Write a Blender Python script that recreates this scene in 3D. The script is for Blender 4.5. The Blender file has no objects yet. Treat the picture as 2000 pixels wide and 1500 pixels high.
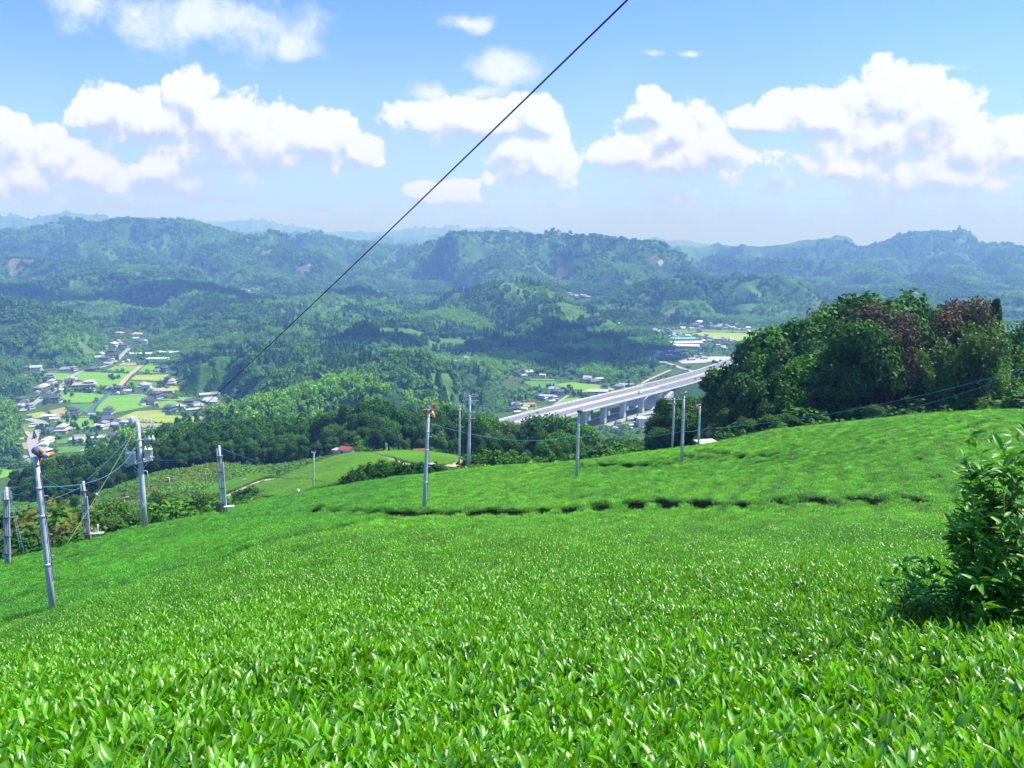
import bpy, math, random
import numpy as np
from mathutils import Vector, Matrix
R = math.radians
rng = np.random.default_rng(7)
random.seed(7)
S = bpy.context.scene
COL = S.collection
# ------------------------------------------------------------------ camera, light, sky
TH = math.atan(280 / 1570.0)
cam_d = bpy.data.cameras.new("camera"); cam = bpy.data.objects.new("camera", cam_d); COL.objects.link(cam)
cam.location = (0, 0, 0); cam.rotation_euler = (R(90) - TH, 0, 0)
cam_d.sensor_width = 36; cam_d.lens = 36 * 1570 / 2000.0; cam_d.clip_start = 0.05; cam_d.clip_end = 60000
S.camera = cam
SUN_EL, SUN_AZ = R(58), R(76)          # azimuth measured from the view axis to the right
sd = Vector((math.sin(SUN_AZ) * math.cos(SUN_EL), math.cos(SUN_AZ) * math.cos(SUN_EL), math.sin(SUN_EL)))
sun_d = bpy.data.lights.new("sun", 'SUN'); sun = bpy.data.objects.new("sun", sun_d); COL.objects.link(sun)
sun_d.energy = 4.6; sun_d.angle = R(0.53); sun_d.color = (1.0, 0.97, 0.9)
sun.rotation_euler = sd.to_track_quat('Z', 'Y').to_euler(); sun.location = (0, 0, 500)
S.view_settings.view_transform = 'Standard'; S.view_settings.look = 'None'
S.view_settings.exposure = 0.68; S.view_settings.gamma = 1.0
HAZE_DENS = 2.5e-4
S.cycles.max_bounces = 6; S.cycles.diffuse_bounces = 3; S.cycles.glossy_bounces = 2
S.cycles.transmission_bounces = 4; S.cycles.volume_bounces = 0; S.cycles.transparent_max_bounces = 4
S.cycles.caustics_reflective = False; S.cycles.caustics_refractive = False

def ray(px, py):
    a = (px - 1000) / 1570.0; b = (750 - py) / 1570.0
    return np.array([a, math.cos(TH) + b * math.sin(TH), -math.sin(TH) + b * math.cos(TH)])
def PT(px, py, Y):
    d = ray(px, py); return d * (Y / d[1])
def PL(px, py, z=-199.7):
    d = ray(px, py); return d * (z / d[2])

# ---- sky with cumulus banks: directions only, like a sky image, so it stays put for any camera
W = bpy.data.worlds.new("World"); S.world = W; W.use_nodes = True
nt = W.node_tree; nt.nodes.clear(); N = nt.nodes; L = nt.links
def wn(t, **k):
    n = N.new(t)
    for a, b in k.items(): setattr(n, a, b)
    return n
def setin(tree, sock, v):
    if isinstance(v, bpy.types.NodeSocket): tree.links.new(v, sock)
    else: sock.default_value = v
def mth(tree, op, a, b=None, c=None, clamp=False):
    n = tree.nodes.new('ShaderNodeMath'); n.operation = op; n.use_clamp = clamp
    setin(tree, n.inputs[0], a)
    if b is not None: setin(tree, n.inputs[1], b)
    if c is not None: setin(tree, n.inputs[2], c)
    return n.outputs[0]
def vmth(tree, op, a, b=None):
    n = tree.nodes.new('ShaderNodeVectorMath'); n.operation = op
    setin(tree, n.inputs[0], a)
    if b is not None: setin(tree, n.inputs[1], b)
    return n.outputs[1] if op == 'LENGTH' else n.outputs[0]
def noise(tree, vec, scale, detail=5, rough=0.55, dist=0.0, dim='3D'):
    n = tree.nodes.new('ShaderNodeTexNoise'); n.noise_dimensions = dim; n.inputs['Scale'].default_value = scale
    n.inputs['Detail'].default_value = detail; n.inputs['Roughness'].default_value = rough
    n.inputs['Distortion'].default_value = dist
    if vec is not None: tree.links.new(vec, n.inputs['Vector'])
    return n
def mixc(tree, f, a, b, typ='MIX'):
    n = tree.nodes.new('ShaderNodeMix'); n.data_type = 'RGBA'; n.blend_type = typ
    setin(tree, n.inputs[0], f); setin(tree, n.inputs[6], a); setin(tree, n.inputs[7], b)
    return n.outputs[2]
def smooth(tree, v, a, b, lo=0.0, hi=1.0):
    n = tree.nodes.new('ShaderNodeMapRange'); n.interpolation_type = 'SMOOTHSTEP'
    setin(tree, n.inputs[0], v); n.inputs[1].default_value = a; n.inputs[2].default_value = b
    n.inputs[3].default_value = lo; n.inputs[4].default_value = hi
    return n.outputs[0]
# (px, py, rx, ry, softness) of every puff, turned into directions
PUFFS = [(1015,325,52,42,0),(1040,290,62,34,0),(600,432,130,12,1),(1210,425,150,16,1),(1620,442,200,15,1),(200,402,150,16,1),(905,432,120,12,1),(1780,372,150,26,1),(330,360,120,26,1),(1810,262,80,45,0),(1750,255,110,50,0),(1300,265,50,45,0),(1340,300,60,35,0),(1060,320,55,42,0),(1040,300,60,35,0),(400,240,60,45,0),(1250,305,50,25,0),(270,15,130,55.0,1),(400,40,130,50.0,1),(500,50,95,50.0,1),(185,0,70,38.0,1),(565,80,42,28.0,1),
 (372,195,46,52.5,0),(205,222,62,45.0,0),(300,246,110,50.0,0),(430,262,110,60.0,0),(545,272,80,52.5,0),(635,283,80,52.5,0),(705,302,42,32.5,0),(430,318,150,26.0,1),
 (20,275,52,52.5,0),(100,305,82,52.5,0),(180,335,66,42.5,0),(50,345,110,52.5,0),(302,328,56,32.5,0),
 (1000,135,88,30.0,1),(845,185,46,22.0,1),(925,238,130,45.0,0),(1040,238,46,37.5,0),(925,182,55,13.0,1),(1035,262,60,30.0,1),
 (1055,325,70,52.5,0),(1015,300,42,40.0,0),
 (1282,218,34,37.5,0),(1312,262,78,60.0,0),(1402,295,62,47.5,0),(1230,302,74,35.0,0),(1325,318,115,42.5,0),
 (1745,200,88,65.0,0),(1825,228,82,57.5,0),(1600,236,110,45.0,0),(1490,246,52,30.0,0),(1700,272,160,57.5,0),(1900,298,110,52.5,0),(1990,285,50,52.5,0),(1650,325,110,40.0,0),(1850,342,160,40.0,0),
 (705,403,62,12.0,1),(622,408,48,9.0,1),(835,382,38,20.0,0),(905,378,55,25.0,0),(1090,400,42,13.0,1),(962,348,15,11.2,0),(1740,408,62,25.0,1),(1885,418,50,25.0,1),(1620,425,60,12.0,1),(1500,418,60,12.0,1),(1440,408,46,15.0,1),(1830,140,62,7.0,1),(1280,100,22,8.0,1),(1350,103,20,7.0,1),(1510,368,70,28.0,1),(450,395,70,12.0,1),(1325,390,90,22.0,1),(915,40,60,14.0,1)]
def to_uv(px, py):
    d = ray(px, py); return d[0] / d[1], d[2] / d[1]
g = bpy.data.node_groups.new("cloud_field", 'ShaderNodeTree')
g.interface.new_socket("P", in_out='INPUT', socket_type='NodeSocketVector')
g.interface.new_socket("D", in_out='OUTPUT', socket_type='NodeSocketFloat')
gi = g.nodes.new('NodeGroupInput'); go = g.nodes.new('NodeGroupOutput')
wv = noise(g, gi.outputs[0], 9.0, 3, 0.6, dim='2D').outputs['Color']
wv = vmth(g, 'SUBTRACT', wv, (0.5, 0.5, 0.5)); wv = vmth(g, 'MULTIPLY', wv, (0.034, 0.024, 0.0))
P2 = vmth(g, 'ADD', gi.outputs[0], wv)
acc = [None, None]
for (px, py, rx, ry, s) in PUFFS:
    u, v = to_uv(px, py)
    q = vmth(g, 'SUBTRACT', P2, (u, v, 0)); q = vmth(g, 'MULTIPLY', q, (1570.0 / rx, 1570.0 / ry, 0.0))
    l = vmth(g, 'LENGTH', q)
    if acc[s] is None: acc[s] = l
    else:
        acc[s] = mth(g, 'SMOOTH_MIN', acc[s], l, 0.5)
def voro(tree, vec, scale, detail):
    n = tree.nodes.new('ShaderNodeTexVoronoi'); n.voronoi_dimensions = '2D'; n.feature = 'F1'; n.inputs['Scale'].default_value = scale; n.inputs['Detail'].default_value = detail; n.inputs['Roughness'].default_value = 0.55; 
    n.normalize = False; tree.links.new(vec, n.inputs['Vector']); return n.outputs['Distance']
bil = mth(g, 'SUBTRACT', 0.62, voro(g, P2, 24.0, 3.0))
nz = mth(g, 'SUBTRACT', noise(g, P2, 38.0, 5, 0.66, dim='2D').outputs['Fac'], 0.5)
n2 = noise(g, P2, 12.0, 6, 0.66, dim='2D').outputs['Fac']
hard = mth(g, 'ADD', mth(g, 'SUBTRACT', 1.40, acc[0]), mth(g, 'ADD', mth(g, 'MULTIPLY', bil, 0.52), mth(g, 'MULTIPLY', nz, 0.34)))
soft = mth(g, 'ADD', mth(g, 'SUBTRACT', 1.0, acc[1]), mth(g, 'MULTIPLY', mth(g, 'SUBTRACT', n2, 0.5), 3.0))
hd = mth(g, 'MULTIPLY', hard, 1.0); sf = smooth(g, soft, -0.35, 1.0, 0, 0.80)
dn = sf
L_ = g.links; L_.new(dn, go.inputs[0])
g.interface.new_socket("H", in_out='OUTPUT', socket_type='NodeSocketFloat'); L_.new(hard, go.inputs[1])
tc = wn('ShaderNodeTexCoord'); sep = wn('ShaderNodeSeparateXYZ'); L.new(tc.outputs['Generated'], sep.inputs[0])
yy = mth(nt, 'MAXIMUM', sep.outputs[1], 0.12)
u = mth(nt, 'DIVIDE', sep.outputs[0], yy); v = mth(nt, 'DIVIDE', sep.outputs[2], yy)
cmb = wn('ShaderNodeCombineXYZ'); L.new(u, cmb.inputs[0]); L.new(v, cmb.inputs[1])
c1 = wn('ShaderNodeGroup', node_tree=g); L.new(cmb.outputs[0], c1.inputs[0])
c2 = wn('ShaderNodeGroup', node_tree=g); L.new(vmth(nt, 'ADD', cmb.outputs[0], (0.006, 0.016, 0)), c2.inputs[0])
shade = mth(nt, 'SUBTRACT', c1.outputs[1], c2.outputs[1])       # positive where the side towards the sun is open
under = smooth(nt, shade, 0.10, -0.35)
edgew = mth(nt, 'ADD', 0.26, mth(nt, 'MULTIPLY', under, 0.95))
hdn = mth(nt, 'DIVIDE', mth(nt, 'ADD', c1.outputs[1], 0.03), edgew, clamp=True)
hdn = smooth(nt, hdn, 0.0, 1.0)
dens = mth(nt, 'MAXIMUM', hdn, c1.outputs[0])
lit = smooth(nt, mth(nt, 'SUBTRACT', shade, mth(nt, 'MULTIPLY', mth(nt, 'MAXIMUM', c1.outputs[1], 0.0), 0.10)), -0.55, 0.24)
sky = wn('ShaderNodeTexSky', sky_type='NISHITA'); sky.sun_disc = False; sky.sun_elevation = SUN_EL; sky.sun_rotation = SUN_AZ
sky.altitude = 300; sky.air_density = 1.0; sky.dust_density = 0.6; sky.ozone_density = 2.2
skyc = mixc(nt, 1.0, sky.outputs[0], (0.072, 0.098, 0.170, 1), 'MULTIPLY')
cloudc = mixc(nt, lit, (0.39, 0.43, 0.57, 1), (0.66, 0.70, 0.78, 1))
front = smooth(nt, sep.outputs[1], 0.1, 0.35)
mask = mth(nt, 'MULTIPLY', dens, front)
fade = smooth(nt, v, -0.01, 0.09, 0.55, 1.0); mask = mth(nt, 'MULTIPLY', mask, fade)
veiln = noise(nt, cmb.outputs[0], 5.0, 4, 0.6, dim='2D').outputs['Fac']
veil = mth(nt, 'MULTIPLY', smooth(nt, v, 0.30, -0.01), mth(nt, 'ADD', 0.35, mth(nt, 'MULTIPLY', veiln, 0.9)), clamp=True)
skyc = mixc(nt, mth(nt, 'MULTIPLY', veil, 0.85), skyc, (0.40, 0.54, 0.86, 1))
fin = mixc(nt, mask, skyc, cloudc)
bg = wn('ShaderNodeBackground'); L.new(fin, bg.inputs[0]); bg.inputs[1].default_value = 1.0
wo = wn('ShaderNodeOutputWorld'); L.new(bg.outputs[0], wo.inputs[0])
W.cycles.sampling_method = 'MANUAL'; W.cycles.sample_map_resolution = 512

# ------------------------------------------------------------------ helpers
def new_mat(name):
    m = bpy.data.materials.new(name); m.use_nodes = True
    t = m.node_tree; b = t.nodes['Principled BSDF']; return m, t, b
def mat(name, col, rough=0.7, var=0.25, scale=3.0, metal=0.0, spec=0.4, bump=0.0, bscale=None):
    m, t, b = new_mat(name)
    tcn = t.nodes.new('ShaderNodeTexCoord')
    n = noise(t, tcn.outputs['Object'], scale, 5, 0.6)
    c = mixc(t, n.outputs['Fac'], tuple(x * (1 - var) for x in col) + (1,), tuple(min(1, x * (1 + var)) for x in col) + (1,))
    t.links.new(c, b.inputs['Base Color']); b.inputs['Roughness'].default_value = rough
    b.inputs['Metallic'].default_value = metal; b.inputs['Specular IOR Level'].default_value = spec
    if bump:
        bn = t.nodes.new('ShaderNodeBump'); bn.inputs['Strength'].default_value = bump; bn.inputs['Distance'].default_value = 0.05
        n3 = noise(t, tcn.outputs['Object'], bscale or scale * 6, 4, 0.6); t.links.new(n3.outputs['Fac'], bn.inputs['Height'])
        t.links.new(bn.outputs[0], b.inputs['Normal'])
    return m
def leafmat(name, dark, light, rough=0.4, trans=0.35, spec=0.5, attr='tint', inst=True, hue=None):
    """foliage: colour varies per leaf (attribute) and per plant (instance attribute or object random)"""
    m, t, b = new_mat(name)
    a = t.nodes.new('ShaderNodeAttribute'); a.attribute_name = attr
    f = a.outputs['Fac']
    if inst:
        a2 = t.nodes.new('ShaderNodeAttribute'); a2.attribute_name = 'itint'; a2.attribute_type = 'INSTANCER'; f2 = a2.outputs['Color']
    else:
        f2 = None
    c = mixc(t, f, dark + (1,), light + (1,))
    if f2 is not None: c = mixc(t, 1.0, c, f2, 'MULTIPLY')
    else:
        oi = t.nodes.new('ShaderNodeObjectInfo')
        k = mth(t, 'ADD', mth(t, 'MULTIPLY', oi.outputs['Random'], 0.5), 0.75)
        cc = t.nodes.new('ShaderNodeCombineColor'); t.links.new(k, cc.inputs[0]); t.links.new(k, cc.inputs[1]); cc.inputs[2].default_value = 1
        c = mixc(t, 1.0, c, cc.outputs[0], 'MULTIPLY')
    t.links.new(c, b.inputs['Base Color']); b.inputs['Roughness'].default_value = rough; b.inputs['Specular IOR Level'].default_value = spec
    tr = t.nodes.new('ShaderNodeBsdfTranslucent'); c2 = mixc(t, 1.0, c, (1.35, 1.25, 0.5, 1), 'MULTIPLY'); t.links.new(c2, tr.inputs[0])
    ms = t.nodes.new('ShaderNodeMixShader'); ms.inputs[0].default_value = trans
    t.links.new(b.outputs[0], ms.inputs[1]); t.links.new(tr.outputs[0], ms.inputs[2])
    t.links.new(ms.outputs[0], t.nodes['Material Output'].inputs[0])
    return m
class MB:
    """collects polygons of one mesh"""
    def __init__(s): s.v = []; s.f = []; s.m = []
    def add(s, verts, faces, mi=0):
        o = len(s.v); s.v += [tuple(p) for p in verts]
        s.f += [tuple(i + o for i in f) for f in faces]; s.m += [mi] * len(faces); return s
    def box(s, c, d, rz=0.0, mi=0, taper=1.0):
        x, y, z = d[0] / 2, d[1] / 2, d[2] / 2; cs, sn = math.cos(rz), math.sin(rz)
        vs = []
        for k, (i, j, w) in enumerate([(-1,-1,-1),(1,-1,-1),(1,1,-1),(-1,1,-1),(-1,-1,1),(1,-1,1),(1,1,1),(-1,1,1)]):
            q = taper if w > 0 else 1
            a, b_ = i * x * q, j * y * q
            vs.append((c[0] + a * cs - b_ * sn, c[1] + a * sn + b_ * cs, c[2] + w * z))
        return s.add(vs, [(0,3,2,1),(4,5,6,7),(0,1,5,4),(1,2,6,5),(2,3,7,6),(3,0,4,7)], mi)
    def tube(s, pts, rad, n=8, mi=0, cap=True):
        pts = [Vector(p) for p in pts]; k = len(pts)
        rad = [rad] * k if not hasattr(rad, '__len__') else rad
        rings = []; up = Vector((0.13, 0.27, 1)).normalized()
        for i, p in enumerate(pts):
            t = (pts[min(i + 1, k - 1)] - pts[max(i - 1, 0)]).normalized()
            a = t.cross(up)
            if a.length < 1e-3: a = t.cross(Vector((1, 0, 0)))
            a.normalize(); b_ = t.cross(a)
            rings.append([p + (a * math.cos(2 * math.pi * j / n) + b_ * math.sin(2 * math.pi * j / n)) * rad[i] for j in range(n)])
        vs = [q for r_ in rings for q in r_]
        fs = [(i * n + j, i * n + (j + 1) % n, (i + 1) * n + (j + 1) % n, (i + 1) * n + j) for i in range(k - 1) for j in range(n)]
        if cap: fs += [tuple(range(n - 1, -1, -1)), tuple((k - 1) * n + j for j in range(n))]
        return s.add(vs, fs, mi)
    def build(s, name, mats, parent=None, smooth_=False):
        me = bpy.data.meshes.new(name); me.from_pydata(s.v, [], s.f); me.update()
        for m_ in (mats if isinstance(mats, (list, tuple)) else [mats]): me.materials.append(m_)
        me.polygons.foreach_set('material_index', s.m)
        if smooth_: me.polygons.foreach_set('use_smooth', [True] * len(s.f))
        o = bpy.data.objects.new(name, me); COL.objects.link(o)
        if parent: o.parent = parent
        return o
def np_mesh(name, V, F, mats, attrs=None, smooth_=False):
    """V (n,3), F (m,k) arrays"""
    me = bpy.data.meshes.new(name); k = F.shape[1]
    me.vertices.add(len(V)); me.vertices.foreach_set('co', np.ascontiguousarray(V, dtype=np.float32).ravel())
    me.loops.add(F.size); me.loops.foreach_set('vertex_index', np.ascontiguousarray(F, dtype=np.int32).ravel())
    me.polygons.add(len(F)); me.polygons.foreach_set('loop_start', np.arange(0, F.size, k, dtype=np.int32))
    if smooth_: me.polygons.foreach_set('use_smooth', np.ones(len(F), dtype=bool))
    for nme, (typ, data) in (attrs or {}).items():
        a = me.attributes.new(nme, typ, 'POINT')
        a.data.foreach_set({'FLOAT': 'value', 'FLOAT_COLOR': 'color', 'FLOAT_VECTOR': 'vector', 'INT': 'value'}[typ], np.ascontiguousarray(data, dtype=np.int32 if typ == 'INT' else np.float32).ravel())
    for m_ in (mats if isinstance(mats, (list, tuple)) else [mats]): me.materials.append(m_)
    me.update(calc_edges=True); return me
def link(name, me, parent=None):
    o = bpy.data.objects.new(name, me); COL.objects.link(o)
    if parent: o.parent = parent
    return o
def tag(o, label, cat, group=None, kind=None):
    if label: o['label'] = label
    if cat: o['category'] = cat
    if group: o['group'] = group
    if kind: o['kind'] = kind
    return o
def thing(name, label, cat, loc, rz=0, group=None):
    o = bpy.data.objects.new(name, None); COL.objects.link(o); o.location = loc; o.rotation_euler = (0, 0, rz); o.empty_display_size = 0.1
    return tag(o, label, cat, group)
def structure(o): o['kind'] = 'structure'; return o
# numpy noise
_perm = rng.permutation(4096)
_val = rng.random(4096)
def vnoise(x, y):
    xi = np.floor(x).astype(np.int64); yi = np.floor(y).astype(np.int64); fx = x - xi; fy = y - yi
    fx = fx * fx * fx * (fx * (fx * 6 - 15) + 10); fy = fy * fy * fy * (fy * (fy * 6 - 15) + 10)
    h = lambda a, b: _val[_perm[(_perm[a & 4095] + b) & 4095]]
    return (h(xi, yi) * (1 - fx) + h(xi + 1, yi) * fx) * (1 - fy) + (h(xi, yi + 1) * (1 - fx) + h(xi + 1, yi + 1) * fx) * fy
def fbm(x, y, o=4, g_=0.5):
    s = 0; a = 1; t = 0
    for i in range(o):
        s = s + a * vnoise(x * 2 ** i + 17.3 * i, y * 2 ** i - 9.1 * i); t += a; a *= g_
    return s / t
def ridged(x, y, o=4):
    s = 0; a = 1; t = 0
    for i in range(o):
        s = s + a * (1 - np.abs(2 * vnoise(x * 2 ** i + 31.7 * i, y * 2 ** i + 5.3 * i) - 1)); t += a; a *= 0.5
    return s / t
def sstep(x, a, b):
    t = np.clip((x - a) / (b - a), 0, 1); return t * t * (3 - 2 * t)

# ------------------------------------------------------------------ terrain height: tea hill (near), hills and valley (far)
ctl = []   # (px, py, Y) seen points on the tea hill
for px, lst in {
  0:    [(1500,2.7),(1350,4.8),(1300,8),(1210,27),(1150,42),(1100,58)],
  250:  [(1500,2.6),(1350,4.3),(1250,8.2),(1150,30),(1100,48),(1050,66),(1035,75)],
  500:  [(1500,2.5),(1350,3.9),(1200,7.5),(1100,17),(1040,42),(1000,66),(980,84)],
  750:  [(1500,2.45),(1350,3.7),(1200,6.6),(1100,13),(1040,30),(1005,50),(960,75),(938,92)],
  1000: [(1500,2.4),(1350,3.6),(1200,6.2),(1100,11.5),(1050,21),(1005,48),(960,62),(930,78),(910,100)],
  1250: [(1500,2.4),(1350,3.5),(1200,5.8),(1100,10.8),(1050,20),(993,46),(950,58),(915,76),(884,97)],
  1500: [(1500,2.35),(1350,3.4),(1200,5.4),(1100,10),(1050,18),(985,43),(940,53),(900,64),(870,74),(843,88)],
  1750: [(1500,2.35),(1350,3.35),(1200,5.2),(1100,9.6),(1040,18),(980,40),(940,48),(900,56),(850,66),(816,80)],
  2000: [(1500,2.35),(1350,3.3),(1200,5.1),(1100,9.4),(1040,17),(980,36),(900,50),(850,60),(803,74)],
}.items():
    for py, Y in lst: ctl.append(PT(px, py, Y))
for px, py, Y in [(612,965,130),(577,970,150),(472,972,190),(900,915,150),(820,885,240),(670,889,250),(750,886,252),(560,935,215),(500,920,255),(330,962,225),(402,943,255),(300,962,235),(430,903,285),(300,925,275),(200,962,255),(600,900,262),(940,905,190)]:
    ctl.append(PT(px, py, Y))
def hid(px, Y, z):
    p = PT(px, 700, Y); ctl.append(np.array([p[0], Y, z]))
for px in (2300, 2000, 1750):
    for Y, z in ((112, -28), (200, -62), (350, -122), (600, -215)): hid(px, Y, z)
for px in (1500, 1250):
    for Y, z in ((118, -34), (200, -64), (350, -124), (600, -215)): hid(px, Y, z)
hid(1375, 150, -43); hid(1000, 140, -43); hid(1000, 230, -70); hid(1000, 350, -124); hid(1000, 600, -218)
hid(750, 330, -97); hid(750, 400, -135); hid(750, 600, -218); hid(500, 120, -42); hid(500, 320, -98); hid(500, 400, -135); hid(500, 600, -218)
for px in (200, -100):
    hid(px, 100, -41); hid(px, 150, -60)
    for Y, z in ((210, -78), (300, -100), (380, -135), (600, -218)): hid(px, Y, z)
hid(-400, 60, -30); hid(-400, 20, -12); hid(-400, 8, -5.3); hid(-400, 4, -3.0); hid(-400, 200, -80); hid(-400, 600, -218)
hid(2400, 60, -15); hid(2400, 20, -7.2); hid(2400, 8, -3.7); hid(2400, 4, -2.4)
C = np.array(ctl); Caz = np.arctan2(C[:, 0], C[:, 1]); Cr = np.hypot(C[:, 0], C[:, 1]); Ct = -C[:, 2] / Cr
KX = 2.2
def tps(dx, dy):
    r2 = dx * dx + dy * dy; return 0.5 * r2 * np.log(r2 + 1e-12)
A = np.stack([Caz * KX, np.log(Cr)], 1); n_ = len(A)
K = tps(A[:, None, 0] - A[None, :, 0], A[:, None, 1] - A[None, :, 1]) + np.eye(n_) * 1.5e-3
Pm = np.column_stack([np.ones(n_), A]); M_ = np.block([[K, Pm], [Pm.T, np.zeros((3, 3))]])
sol = np.linalg.solve(M_, np.concatenate([Ct, np.zeros(3)]))
def near_h(x, y):
    x = np.asarray(x, float); y = np.asarray(y, float); sh = x.shape
    x = x.ravel(); y = y.ravel()
    az = np.arctan2(x, y); r = np.hypot(x, y); rc = np.clip(r, 2.0, 640)
    azc = np.clip(az, -0.85, 0.85)
    out = np.zeros_like(r); u = azc * KX; w = np.log(rc)
    for i in range(0, len(r), 40000):
        s_ = slice(i, i + 40000)
        out[s_] = tps(u[s_, None] - A[None, :, 0], w[s_, None] - A[None, :, 1]) @ sol[:n_] + sol[n_] + sol[n_ + 1] * u[s_] + sol[n_ + 2] * w[s_]
    z = -out * rc
    back = sstep(np.abs(az), 1.1, 2.6); z = z * (1 - 0.75 * back) - 0.9 * back
    z = np.where(r > 560, z - (r - 560) * 0.4, z)
    return z.reshape(sh)
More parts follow.
